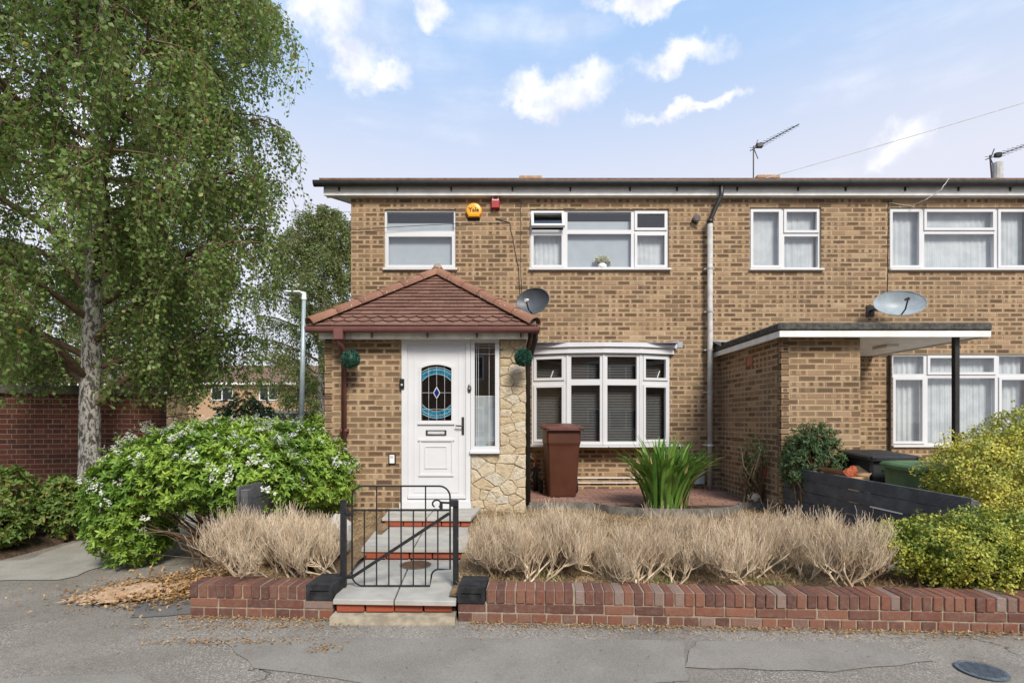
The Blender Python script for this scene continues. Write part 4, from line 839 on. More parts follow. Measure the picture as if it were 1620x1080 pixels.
text_mesh('lettering', 'Yale', .098, M['ink'], Matrix.Translation((ax_, FY - .0775, az_ + .005)) @ Matrix.Rotation(R(90), 4, 'X'), al)
rx, rz0, rz1 = PX(784, FY), PZ(332, FY), PZ(311, FY)
rbx = empty('alarm_box', (rx, FY - .006, rz0), 'small dark red alarm box with white label under the eaves', 'alarm box')
q = MB(); q.cbox(rx - .07, rx + .07, FY - .075, FY - .006, rz0, rz1, .012); q.build('cover', M['red'], rbx); q = MB(); q.box(rx - .05, rx + .05, FY - .0775, FY - .0755, rz1 - .095, rz1 - .015); lb = q.build('label_plate', M['white'], rbx); q = MB(); q.box(rx - .038, rx + .038, FY - .0795, FY - .078, rz1 - .083, rz1 - .03); q.build('print', M['red'], rbx)
# cables on the wall
def cable(pts, label, r_=.006, mat='black'):
    P = []; pts = [Vector(p) for p in pts]
    for a_, b_ in zip(pts[:-1], pts[1:]):
        for k in range(6): P.append(a_.lerp(b_, k / 6) + Vector((random.uniform(-.006, .006), 0, random.uniform(-.006, .006))))
    q = MB(); q.tube(P + [pts[-1]], r_, 5); tag(q.build('cable', M[mat]), label, 'cable')
yy = FY - .012
cable([(PX(784, FY), yy, 4.86), (PX(806, FY), yy, 4.80), (PX(812, FY), yy, 4.5), (PX(821, FY), yy, 4.0), (PX(823, FY), yy, 3.55), (PX(830, FY), yy, 3.4)], 'black cable running down the wall to the charcoal dish')
cable([(PX(824, FY), yy, 5.16), (PX(824, FY), yy, 4.4), (PX(825, FY), yy, 3.5)], 'thin straight black cable dropping from the eaves to the charcoal dish', .005)
cable([(PX(1405, FY), yy, 5.16), (PX(1404, FY), yy, 4.2), (PX(1403, FY), yy, 3.45), (PX(1380, FY), yy, 3.36)], 'thin dark cable dropping to the pale grey dish', .005)
cable([(PX(1500, 8.3), 8.28, 5.42), (PX(1487, 8.3), 8.28, 5.22), (PX(1465, 8.35), 8.35, 5.10), (PX(1440, FY), yy, 5.07), (PX(1405, FY), yy, 5.12)], 'loose grey cable looping over the black gutter', .007, 'greypipe')
def sag(A, B, s_, n=24): A, B = Vector(A), Vector(B); return [A.lerp(B, i / n) - Vector((0, 0, s_ * 4 * (i / n) * (1 - i / n))) for i in range(n + 1)]
q = MB(); q.tube(sag((PX(1205, 8.4), 8.4, 5.45), (26, 8.2, 12.9), .35, 30), .006, 4); tag(q.build('telephone_wire', M['greypipe']), 'thin overhead telephone wire rising from the eaves', 'wire')
q = MB(); q.tube(sag((-2.62, 8.5, 4.66), (PX(806, FY), 8.52, 4.8), -.02, 10), .005, 4); tag(q.build('cable', M['black']), 'black cable crossing the wall below the amber alarm box', 'cable')
# aerials on the roofs
def aerial(px0, pyb, pyt, tip, d, label, ridge, lean=0):
    base = Vector((PX(px0, d), d, PZ(pyb, d) - .7)); top = Vector((PX(px0 + lean, d), d, PZ(pyt, d))); root = empty('tv_aerial', base, label, 'aerial')
    b = MB(); b.tube([base, top], .016, 6); b.build('mast', M['darkmetal'], root); A = Vector((PX(px0 - 4 + lean, d), d + .05, PZ(pyt + 5, d))); B = Vector((PX(tip[0], d), d - .3, PZ(tip[1], d))); b = MB(); b.tube([A, B], .011, 5); b.build('boom', M['darkmetal'], root)
    t = (B - A).normalized(); s_ = t.cross(Vector((0, 0, 1))).normalized(); s2 = (s_ * .55 + Vector((0, .8, .15))).normalized(); n = 13
    for i in range(n): p = A.lerp(B, .12 + .86 * i / n); L_ = .16 - .07 * i / n; b = MB(); b.tube([p - s2 * L_, p + s2 * L_], .0055, 4); b.build('element', M['darkmetal'], root)
    for k in (-1, 1): p = A.lerp(B, .06); b = MB(); b.tube([p + Vector((.03, 0, 0)), p + Vector((.02 + .10, 0, .22 * k))], .011, 4); b.build('reflector', M['darkmetal'], root)
    q_ = A.lerp(B, .2); b = MB(); b.cbox(q_.x - .07, q_.x + .07, q_.y - .04, q_.y + .04, q_.z - .05, q_.z + .05, .01); b.build('junction_box', M['darkmetal'], root)
aerial(1192, 283, 232, (1253, 208), 12.0, 'rooftop television aerial on a straight mast above the grey downpipe', None)
aerial(1573, 280, 246, (1640, 227), 12.0, 'rooftop television aerial with a leaning mast beside the flue', None, -7)
# porch hangings
def ball(c, r_, label, wire):
    root = empty('topiary_ball', c, label, 'topiary'); n = 1500 if not wire else 700; D = rdir(n); P = np.array(c) + D * (r_ * rng.uniform(.8, .97, (n, 1))); V, F = leaves(P, D + rdir(n) * .8, rdir(n), .028, .014, .2, True); tag(link('foliage', npmesh('foliage', V, F), M['topiary'], root), kind='stuff')
    if wire:
        b = MB()
        for k in range(7):
            an = math.pi * k / 7; b.tube([Vector(c) + Vector((math.cos(an) * math.sin(t), math.sin(an) * math.sin(t), math.cos(t))) * r_ for t in [2 * math.pi * i / 24 for i in range(25)]], .0035, 4, False)
        for h in (-.6, -.3, 0, .3, .6): rr = math.sqrt(1 - h * h); b.tube([Vector(c) + Vector((math.cos(t) * rr, math.sin(t) * rr, h)) * r_ for t in [2 * math.pi * i / 24 for i in range(25)]], .0035, 4, False)
        b.build('wire_cage', M['topiary'], root)
    core_ = MB(); lathe(core_, c, (0, 0, 1), [(math.sin(math.pi * i / 10) * r_ * .8, -math.cos(math.pi * i / 10) * r_ * .8) for i in range(11)], 16); core_.build('core', M['topiary'], root, True)
    b = MB(); b.tube([Vector(c) + Vector((0, 0, r_)), Vector((c[0], c[1], 2.66))], .003, 4); b.build('hanger', M['black'], root)
ball((PX(555, 6.57), 6.57, PZ(568, 6.57)), .112, 'round wire topiary ball hung from the maroon porch gutter', True)
ball((PX(828, 6.55), 6.55, PZ(565, 6.55)), .105, 'round leafy topiary ball hung beside the honey stone pier', False)
db_ = empty('video_doorbell', (XP(637), PY - .03, ZP(615)), 'black video doorbell on the left of the white door frame', 'doorbell')
q = MB(); q.cbox(XP(633.5), XP(640.5), PY - .06, PY - .0305, ZP(615), ZP(599.5), .006); q.build('case', M['black'], db_); q = MB(); lathe(q, (XP(637), PY - .0605, ZP(609)), (0, -1, 0), [(.015, 0), (.012, .003), (0.0, .004)], 16); q.build('button', M['came'], db_); q = MB(); lathe(q, (XP(637), PY - .0605, ZP(603)), (0, -1, 0), [(.008, 0), (.0, .003)], 12); q.build('lens', M['glass'], db_)
ks = empty('key_safe', (XP(621), PY - .006, ZP(734)), 'small cream key safe on the bricks left of the door', 'key safe')
q = MB(); q.cbox(XP(615.5), XP(626.5), PY - .03, PY - .006, ZP(734), ZP(718), .005); q.build('case', M['black'], ks); q = MB(); q.cbox(XP(617), XP(625), PY - .045, PY - .0305, ZP(732.5), ZP(719), .006); q.build('cover', M['white'], ks); q = MB(); q.box(XP(618.5), XP(623.5), PY - .047, PY - .0455, ZP(723.5), ZP(720.5)); q.build('dial', M['greypipe'], ks)
kn = empty('door_bell', (XP(743), PY - .03, ZP(622)), 'small dark oval wall bell on the white frame beside the sidelight', 'bell')
q = MB(); V = []; F = []
for (k_, y) in ((1, 0), (.9, -.018), (.5, -.024)): V += [(XP(743) + math.cos(2 * math.pi * i / 18) * .026 * k_, PY - .0305 + y, ZP(614.5) + math.sin(2 * math.pi * i / 18) * .058 * k_) for i in range(18)]
for i in range(2):
    for k in range(18): F.append((i * 18 + k, i * 18 + (k + 1) % 18, (i + 1) * 18 + (k + 1) % 18, (i + 1) * 18 + k))
q.add(V, F + [tuple(range(36, 54))]); q.build('case', M['steel'], kn); q = MB(); lathe(q, (XP(743), PY - .055, ZP(614.5)), (0, -1, 0), [(.009, 0), (.0, .005)], 12); q.build('button', M['came'], kn)
vs = empty('flower_vase', (PX(953, 8.6), 8.62, 4.06), 'white flowers in a pale vase on the upstairs window sill', 'vase')
q = MB(); lathe(q, (PX(953, 8.6), 8.62, 4.06), (0, 0, 1), [(.05, 0), (.075, .03), (.07, .07), (.035, .10), (.045, .12)], 18); q.build('vase', M['white'], vs, True)
n = 500; D = rdir(n); D[:, 2] = np.abs(D[:, 2]) * .8; P = np.array((PX(953, 8.6), 8.62, 4.17)) + D * np.array([.125, .05, .11]) * rng.uniform(.6, 1, (n, 1)); V, F = leaves(P, D, rdir(n), .045, .03, .2, True); tag(link('flowers', npmesh('flowers', V, F), M['blossom'], vs), kind='stuff')

# ================================================================== FRONT WALL, STEPS, GATE
_cb = {}
def piece(name, sx, sy, sz, b, mat, parent, loc, rz=0, jit=.003, rj=.012):
    key = (name, round(sx, 3), round(sy, 3), round(sz, 3), mat.name)
    if key not in _cb: _cb[key] = mesh(name, *chamfer(sx, sy, sz, b))
    return link(name, _cb[key], mat, parent, Matrix.Translation(Vector(loc) + Vector((random.uniform(-jit, jit), random.uniform(-jit, jit), random.uniform(-jit, jit) * .5))) @ Matrix.Rotation(rz + random.uniform(-rj, rj), 4, 'Z') @ Matrix.Rotation(random.uniform(-rj, rj), 4, 'Y'))
WA = math.atan(-.053)
def garden_wall(x0, x1, label, lblock, rblock):
    root = empty('garden_wall', ((x0 + x1) / 2, wallY((x0 + x1) / 2) + .1, 0), label, 'wall'); T = Matrix.Translation((x0, wallY(x0), 0)) @ Matrix.Rotation(WA, 4, 'Z'); L = (x1 - x0) / math.cos(WA)
    def put(nm, sx, sy, sz, b, mat, u, v, z, jit=.003, rj=.012): return piece(nm, sx, sy, sz, b, mat, root, T @ Vector((u, v, z)), WA, jit, rj)
    b = MB(); b.box(.006, L - .006, .006, .209, -.05, .150); b.box((.222 if lblock else .01), L - (.222 if rblock else .01), .007, .208, .15, .2445); b.V = [tuple(T @ Vector(v)) for v in b.V]; b.build('mortar_bed', M['wallmortar'], root)
    n = int(L / .1125); p = L / n
    for i in range(n): put('brick', p - .010, .215, .065, .005, M['wallbrick'], (i + .5) * p, .1075, .032)
    n = max(1, round(L / .225)); p = L / n
    for i in range(n):
        for v in (.05, .165): put('brick', p - .010, .1025, .065, .005, M['wallbrick'], (i + .5) * p, v, .107)
    u0, u1 = (.222 if lblock else 0), L - (.222 if rblock else 0); n = round((u1 - u0) / .075); p = (u1 - u0) / n
    for i in range(n): put('coping_brick', p - .009, .222, .1025, .0045, M['wallbrick'], u0 + (i + .5) * p, .107, .199, .004, .018)
    for k, (f_, u) in enumerate(((lblock, .108), (rblock, L - .108))):
        if not f_: continue
        bb = MB(); c0, c1, d0, d1 = u - .106, u + .106, -.012, .30; bb.box(c0, c1, d0 + .014, d1, .145, .262); bb.ring(c0, c1, .145, .2625, (.03, .03, .04, .042), d0, d0 + .0145); bb.V = [tuple(T @ Vector(v)) for v in bb.V]; bb.build('end_block', M['blackblock'], root)
    return root
garden_wall(-.395, 5.2, 'long low plum brick front wall with brick on edge coping', True, False)
garden_wall(-2.53, -1.37, 'short low plum brick front wall left of the black gate', False, True)
stp = empty('garden_steps', (-.9, 4.0, 0), 'grey slab garden steps with orange red brick risers', 'steps')
def tread(P4_, z, nsplit, row2=None):
    (ax0, ay0), (bx0, by0), (bx1, by1), (ax1, ay1) = P4_       # front left, front right, back right, back left
    for j in range(2):
        for i in range(nsplit):
            f0, f1 = i / nsplit, (i + 1) / nsplit; g0, g1 = j / 2, (j + 1) / 2
            def pt(f, g_): a_ = Vector((ax0 + (bx0 - ax0) * f, ay0 + (by0 - ay0) * f, 0)); b_ = Vector((ax1 + (bx1 - ax1) * f, ay1 + (by1 - ay1) * f, 0)); return a_.lerp(b_, g_)
            e = .004; c_ = [pt(f0, g0), pt(f1, g0), pt(f1, g1), pt(f0, g1)]; m_ = sum(c_, Vector()) / 4; lo = []; dz = random.uniform(-.0015, .0015)
            ins = [m_ + (v - m_) * (1 - e * 2.2 / (v - m_).length) for v in c_]; ins2 = [m_ + (v - m_) * (1 - e * 3.4 / (v - m_).length) for v in c_]
            V = [(v.x, v.y, z - .036) for v in ins] + [(v.x, v.y, z - .004 + dz) for v in ins] + [(v.x, v.y, z + dz) for v in ins2]
            link('slab', mesh('slab', V, [(0, 3, 2, 1), (8, 9, 10, 11)] + [(a_, (a_ + 1) % 4, (a_ + 1) % 4 + 4, a_ + 4) for a_ in range(4)] + [(4 + a_, 4 + (a_ + 1) % 4, 8 + (a_ + 1) % 4, 8 + a_) for a_ in range(4)]), M['slab'], stp)
tread([(-1.36, 3.99), (-.40, 3.95), (-.40, 5.16), (-1.54, 5.2)], .166, 2); tread([(-1.46, 5.10), (-.42, 5.08), (-.42, 6.15), (-1.56, 6.18)], .287, 2); tread([(-1.50, 6.10), (-.44, 6.08), (-.36, 6.80), (-1.56, 6.80)], .400, 2)
b = MB(); b.box(-1.33, -.42, 4.06, 5.2, -.02, .128); b.box(-1.50, -.44, 5.16, 6.2, .12, .249); b.box(-1.52, -.44, 6.16, 6.815, .2, .362); b.build('footing', M['blackblock'], stp)
for (x0, x1, y, z) in ((-1.335, -.405, 4.03, .094), (-1.43, -.45, 5.135, .213), (-1.47, -.46, 6.135, .326)):
    x = x0
    while x < x1 - .03: L_ = min(.215, x1 - x); piece('riser_brick', L_, .09, .065, .005, M['stepbrick'], stp, (x + L_ / 2, y + .03, z), -.02); x += .226
b = MB(); b.box(-1.36, -.41, 3.93, 4.07, -.02, .052); b.build('concrete_footing', M['concrete'], stp)
dc = empty('drain_cover', (-.89, 4.95, .166), 'round rusty drain cover set in the lowest grey slab', 'drain cover'); q = MB(); lathe(q, (-.89, 4.95, .1665), (0, 0, 1), [(.136, 0), (.134, .007), (.12, .009), (.118, .005), (0, .006)], 32); q.build('plate', M['rust'], dc)
q = MB(); lathe(q, (-.89, 4.95, .167), (0, 0, 1), [(.150, 0), (.150, .004), (.138, .004)], 32); q.build('rim', M['darkconcrete'], dc)
mh = empty('stopcock_cover', (2.92, 3.2, 0), 'small oval blue grey iron cover set in the pavement', 'iron cover'); q = MB(); V = []
lathe(q, (2.92, 3.2, .001), (0, 0, 1), [(.13, 0), (.13, .006), (.112, .008), (.11, .004), (0, .004)], 30); q.build('rim', M['cover'], mh)
for i in range(-4, 5):
    hw_ = math.sqrt(max(.0, .108 ** 2 - (i * .023) ** 2)); q = MB(); q.cbox(2.92 + i * .023 - .006, 2.92 + i * .023 + .006, 3.2 - hw_, 3.2 + hw_, .004, .010, .002); q.build('rib', M['cover'], mh)
# gate
GY = 4.29; gt = empty('garden_gate', (-.9, GY, .166), 'black wrought iron garden gate standing closed between black posts', 'gate')
def GX(px): return PX(px, GY)
def GZ(py): return PZ(py, GY)
xl, xr = GX(557), GX(712); zt, zb = GZ(768.5), GZ(926); zm = GZ(806.5); zstep = GZ(900)
for nm, x, z1 in (('post', GX(543.5), GZ(792)), ('post', GX(721), GZ(793))):
    q = MB(); q.cbox(x - .022, x + .022, GY - .022, GY + .022, .1655, z1, .003); q.cbox(x - .024, x + .024, GY - .024, GY + .024, z1, z1 + .008, .003); q.build('post', M['iron'], gt)
def fil(c, r_, a0, a1, n=7): return [(c[0] + r_ * math.cos(a0 + (a1 - a0) * i / n), GY, c[1] + r_ * math.sin(a0 + (a1 - a0) * i / n)) for i in range(n + 1)]
rc = .09; xs = GX(681)
pts = fil((xl + rc, zt - rc), rc, math.pi, math.pi / 2) + fil((xr - rc, zt - rc), rc, math.pi / 2, 0) + [(xr, GY, zstep)] + [(GX(692) + .02, GY, zstep)] + fil((GX(692) + .01, zstep - .06), .06, math.pi / 2, math.pi) + [(xs - .005, GY, zb), (xl + rc, GY, zb)] + fil((xl + rc, zb + rc), rc, -math.pi / 2, -math.pi) + [(xl, GY, zt - rc)]
q = MB(); q.tube(pts, .0075, 6, False); q.build('frame', M['iron'], gt)
q = MB(); q.tube([(xl, GY, zm), (xr, GY, zm)], .0085, 6); q.build('rail', M['iron'], gt)
nb_ = 8
for i in range(1, nb_):
    x = xl + (xr - xl) * i / nb_; q = MB(); q.tube([(x, GY + .003, zb if x < xs else zstep), (x, GY + .003, zm if i % 2 else zt)], .0062, 5); q.build('bar', M['iron'], gt)
q = MB(); a_, b_ = Vector((xl, GY - .01, GZ(912))), Vector((xr - .005, GY - .01, GZ(811))); t = (b_ - a_).normalized(); s_ = Vector((-t.z, 0, t.x)) * .013
V = [a_ + s_, b_ + s_, b_ - s_, a_ - s_]; V += [v + Vector((0, -.008, 0)) for v in V]; q.add(V, [(0, 1, 2, 3), (7, 6, 5, 4), (0, 4, 5, 1), (2, 6, 7, 3), (1, 5, 6, 2), (3, 7, 4, 0)]); q.build('brace', M['iron'], gt)
q = MB(); cx_, cz_ = GX(698), GZ(796); q.tube([(cx_ - .035 + .035 * math.cos(t) - .0 * t, GY - .014, cz_ + .03 * math.sin(t)) for t in [R(-60) + R(300) * i / 14 for i in range(15)]], .007, 6); q.tube([(cx_, GY - .012, cz_ + .01), (GX(718), GY - .012, GZ(795))], .009, 6); q.cbox(GX(712), GX(724), GY - .04, GY + .01, GZ(800), GZ(790), .004); q.cbox(cx_ - .012, cx_ + .012, GY - .02, GY + .008, zm - .005, cz_ + .01, .003); q.build('latch', M['iron'], gt)
for z in (GZ(812), GZ(912)): q = MB(); q.cbox(GX(546), xl + .01, GY - .012, GY + .012, z - .014, z + .014, .004); q.build('hinge', M['iron'], gt)
# ================================================================== FENCES
def fence(A, B, z0, za, zb, n, label, ps, strips=()):
    A, B = Vector((*A, 0)), Vector((*B, 0)); root = empty('board_fence', (*((A + B) / 2).xy, z0), label, 'fence'); d = B - A; L = d.length; T = Matrix.Translation(A) @ Matrix.Rotation(math.atan2(d.y, d.x), 4, 'Z')
    sh = (zb - za) / L; ha = (za - z0) / n
    def put(b, nm, mat, shear=True): b.V = [tuple(T @ Vector((v[0], v[1], v[2] + (v[0] * sh if shear else 0)))) for v in b.V]; return b.build(nm, mat, root)
    for i in range(n): z = z0 + i * ha; q = MB(); e = random.uniform(-.003, .003); q.cbox(0, L, -.012 + e, .012 + e, z + .003, z + ha - .003, .003); put(q, 'board', M['board'])
    for u in (.04, L / 2, L - .05): q = MB(); q.cbox(u - .035, u + .035, min(ps * .016, ps * .085), max(ps * .016, ps * .085), z0 - .35, za - .03, .004); put(q, 'post', M['board'])
    for (ua, ub, i) in strips: q = MB(); q.box(ua, ub, min(-ps * .0155, -ps * .020), max(-ps * .0155, -ps * .020), z0 + i * ha - .006, z0 + i * ha + .007); put(q, 'gap_light_strip', M['white'])  # white strips added to stand for light showing through gaps between boards
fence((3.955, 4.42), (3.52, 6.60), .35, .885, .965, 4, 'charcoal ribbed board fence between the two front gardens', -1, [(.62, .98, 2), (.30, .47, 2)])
fence((-2.43, 6.74), (-2.47, 4.72), .2, .95, .94, 5, 'charcoal ribbed board fence half hidden behind the left dead hedge', 1)
# ================================================================== BINS AND YARD THINGS
def bin_(loc, w_, dpt, h, rz, mb, ml, label):
    T = Matrix.Translation(loc) @ Matrix.Rotation(rz, 4, 'Z'); root = tag(link('wheelie_bin', None, mw=T), label, 'bin'); hb = h * .93
    def put(b, nm, mat, sm_=False): b.V = [tuple(T @ Vector(v)) for v in b.V]; return b.build(nm, mat, root, sm_)
    V = []; F = []; lv = [(0, .80, .84), (.05, .81, .85), (.75, .95, .97), (.80, 1, 1), (.985, 1.0, 1.0), (1.0, 1.03, 1.03)]; c8 = [(-1, -.9), (-.9, -1), (.9, -1), (1, -.9), (1, .9), (.9, 1), (-.9, 1), (-1, .9)]
    for (t, a_, b_) in lv: V += [(x * w_ / 2 * .86 * a_, y * dpt / 2 * .86 * b_ + (1 - b_) * dpt * .3, t * hb + .015) for x, y in c8]
    for i in range(len(lv) - 1):
        for k in range(8): F.append((i * 8 + k, i * 8 + (k + 1) % 8, (i + 1) * 8 + (k + 1) % 8, (i + 1) * 8 + k))
    b = MB(); b.add(V, F + [tuple(range(8))[::-1], tuple(range(40, 48))]); put(b, 'body', mb)
    b = MB(); V = []
    for (z0, s_) in ((hb + .0, 1.0), (hb + .035, 1.0), (hb + .055, .93), (hb + .07, .6)): V += [(x * w_ / 2 * s_, y * dpt / 2 * s_, z0 + .03 * (y * .5 + .5)) for x, y in c8]
    F = [(i * 8 + k, i * 8 + (k + 1) % 8, (i + 1) * 8 + (k + 1) % 8, (i + 1) * 8 + k) for i in range(3) for k in range(8)] + [tuple(range(24, 32)), tuple(range(8))[::-1]]; b.add(V, F); put(b, 'lid', ml)
    b = MB(); b.tube([(-w_ * .38, dpt / 2 + .02, hb - .03), (w_ * .38, dpt / 2 + .02, hb - .03)], .016, 8); b.box(-w_ * .36, -w_ * .30, dpt / 2 - .06, dpt / 2 + .02, hb - .05, hb - .01); b.box(w_ * .30, w_ * .36, dpt / 2 - .06, dpt / 2 + .02, hb - .05, hb - .01); put(b, 'handle', mb)
    for sx in (-1, 1):
        b = MB(); b.tube([(sx * w_ * .43, dpt * .36, .1), (sx * w_ * .51, dpt * .36, .1)], .1, 20); put(b, 'wheel', M['tyre'])
        b = MB(); b.cbox(sx * w_ * .42 - .03, sx * w_ * .42 + .03, -dpt / 2 - .012, -dpt / 2 + .05, hb + .015, hb + .05, .008); put(b, 'lid_lug', ml)
    return root
bin_((.78, 7.78, .425), .575, .70, 1.05, R(3), M['binbrown'], M['binlid'], 'tall brown wheelie bin with maroon lid in front of the bow window')
bin_((4.42, 6.22, .10), .58, .70, 1.06, R(-4), M['binblack'], M['binblack'], 'black wheelie bin behind the right board fence')
bin_((4.36, 5.48, .10), .50, .58, .98, R(4), M['bingreen'], M['bingreen'], 'green wheelie bin partly hidden by the golden hedge')
gp = empty('gas_pipe', (.42, 8.3, .42), 'black capped standpipe with red union behind the brown bin', 'pipe'); q = MB(); q.tube([(.43, 8.28, .42), (.43, 8.28, .80)], .045, 10); q.build('pipe', M['black'], gp, True); q = MB(); q.tube([(.43, 8.28, .80), (.43, 8.28, .88), (.43, 8.5, .90)], .022, 8); q.build('union', M['stepbrick'], gp, True)
cable([(.27, 8.52, 1.2), (.3, 8.5, 1.0), (.42, 8.45, .9), (.40, 8.42, .72), (.34, 8.42, .62), (.46, 8.4, .5), (.55, 8.45, .44)], 'white looped hose on the wall behind the brown bin', .008, 'white')
for z, wd in ((.60, 'upper'), (.52, 'lower')): q = MB(); q.tube([(.9, FY - .03, z), (2.7, FY - .03, z + .005)], .008, 6); tag(q.build('pipe', M['whitepaint']), wd + ' of two thin pale pipes along the bricks under the bow window', 'pipe')
q = MB(); q.cbox(PX(1093, FY), PX(1112, FY), FY - .09, FY - .006, PZ(765, FY), PZ(738, FY), .01); tag(q.build('meter_box', M['dish_grey']), 'small grey meter box low on the wall behind the strap-leaved plant', 'meter box')
def rock(c, s_, mat, label, cat='rock', nm='rock', parent=None):
    V, F = [], []; n, m_ = 9, 12; r_ = random.Random(int(abs(c[0]) * 1000))
    for i in range(n + 1):
        for k in range(m_): th, ph = math.pi * i / n, 2 * math.pi * k / m_; j = 1 + (r_.uniform(-.14, .14) if 0 < i < n else 0); V.append((c[0] + s_[0] * math.sin(th) * math.cos(ph) * j, c[1] + s_[1] * math.sin(th) * math.sin(ph) * j, c[2] + s_[2] * (1 + math.cos(th) * j)))
    for i in range(n):
        for k in range(m_): F.append((i * m_ + k, (i + 1) * m_ + k, (i + 1) * m_ + (k + 1) % m_, i * m_ + (k + 1) % m_))
    o = link(nm, mesh(nm, V, F), mat); return tag(o, label, cat)
rock((3.34, 7.06, .42), (.10, .08, .075), M['stone'], 'rough buff rock on the patio corner by the brick store')
rock((-2.22, 4.72, .22), (.17, .13, .19), M['stone'], 'large golden rock behind the twigs of the left dead hedge'); rock((-1.76, 4.75, .22), (.19, .13, .17), M['rust'], 'rusty brown rock behind the left dead hedge'); rock((-1.62, 4.95, .25), (.13, .11, .20), M['slab'], 'grey rock behind the left dead hedge beside the gate post')
def box_open(c, sx, sy, sz, rz, label, full):
    T = Matrix.Translation(c) @ Matrix.Rotation(rz, 4, 'Z'); root = tag(link('cardboard_box', None, mw=T), label, 'box')
    b = MB(); b.ring(-sx / 2, sx / 2, -sy / 2, sy / 2, .006, 0, sz); b.V = [tuple(T @ Vector((v[0], v[2], v[1]))) for v in b.V]; b.build('wall', M['cardboard'], root); b = MB(); b.box(-sx / 2 + .007, sx / 2 - .007, -sy / 2 + .007, sy / 2 - .007, .001, .008); b.V = [tuple(T @ Vector(v)) for v in b.V]; b.build('base', M['cardboard'], root)
    if full:
        for sgn in (-1, 1):
            b = MB(); b.add([(sgn * sx / 2, -sy / 2, sz), (sgn * sx / 2, sy / 2, sz), (sgn * (sx / 2 + .12), sy / 2, sz + .10), (sgn * (sx / 2 + .12), -sy / 2, sz + .10)], [(0, 1, 2, 3)]); b.V = [tuple(T @ Vector(v)) for v in b.V]; b.build('flap', M['cardboard'], root)
    return root
box_open((3.90, 6.0, .10), .36, .34, .50, .2, 'closed tall cardboard box under the open box behind the fence', False)
q = MB(); q.box(-.17, .17, -.16, .16, .5005, .506); T_ = Matrix.Translation((3.90, 6.0, .10)) @ Matrix.Rotation(.2, 4, 'Z'); q.V = [tuple(T_ @ Vector(v)) for v in q.V]; tag(q.build('cardboard_sheet', M['cardboard']), 'flat cardboard sheet between the two cardboard boxes', 'cardboard')
box_open((3.92, 6.0, .607), .34, .27, .30, .35, 'open cardboard box with red packets behind the right fence', True)
for i in range(3): rock((3.86 + .06 * i, 5.94 + .03 * i, .84 + .02 * i), (.05, .045, .07), M['stepbrick'], 'dull red packet inside the open cardboard box', 'packet', 'packet')['group'] = 'red packets in the open box'
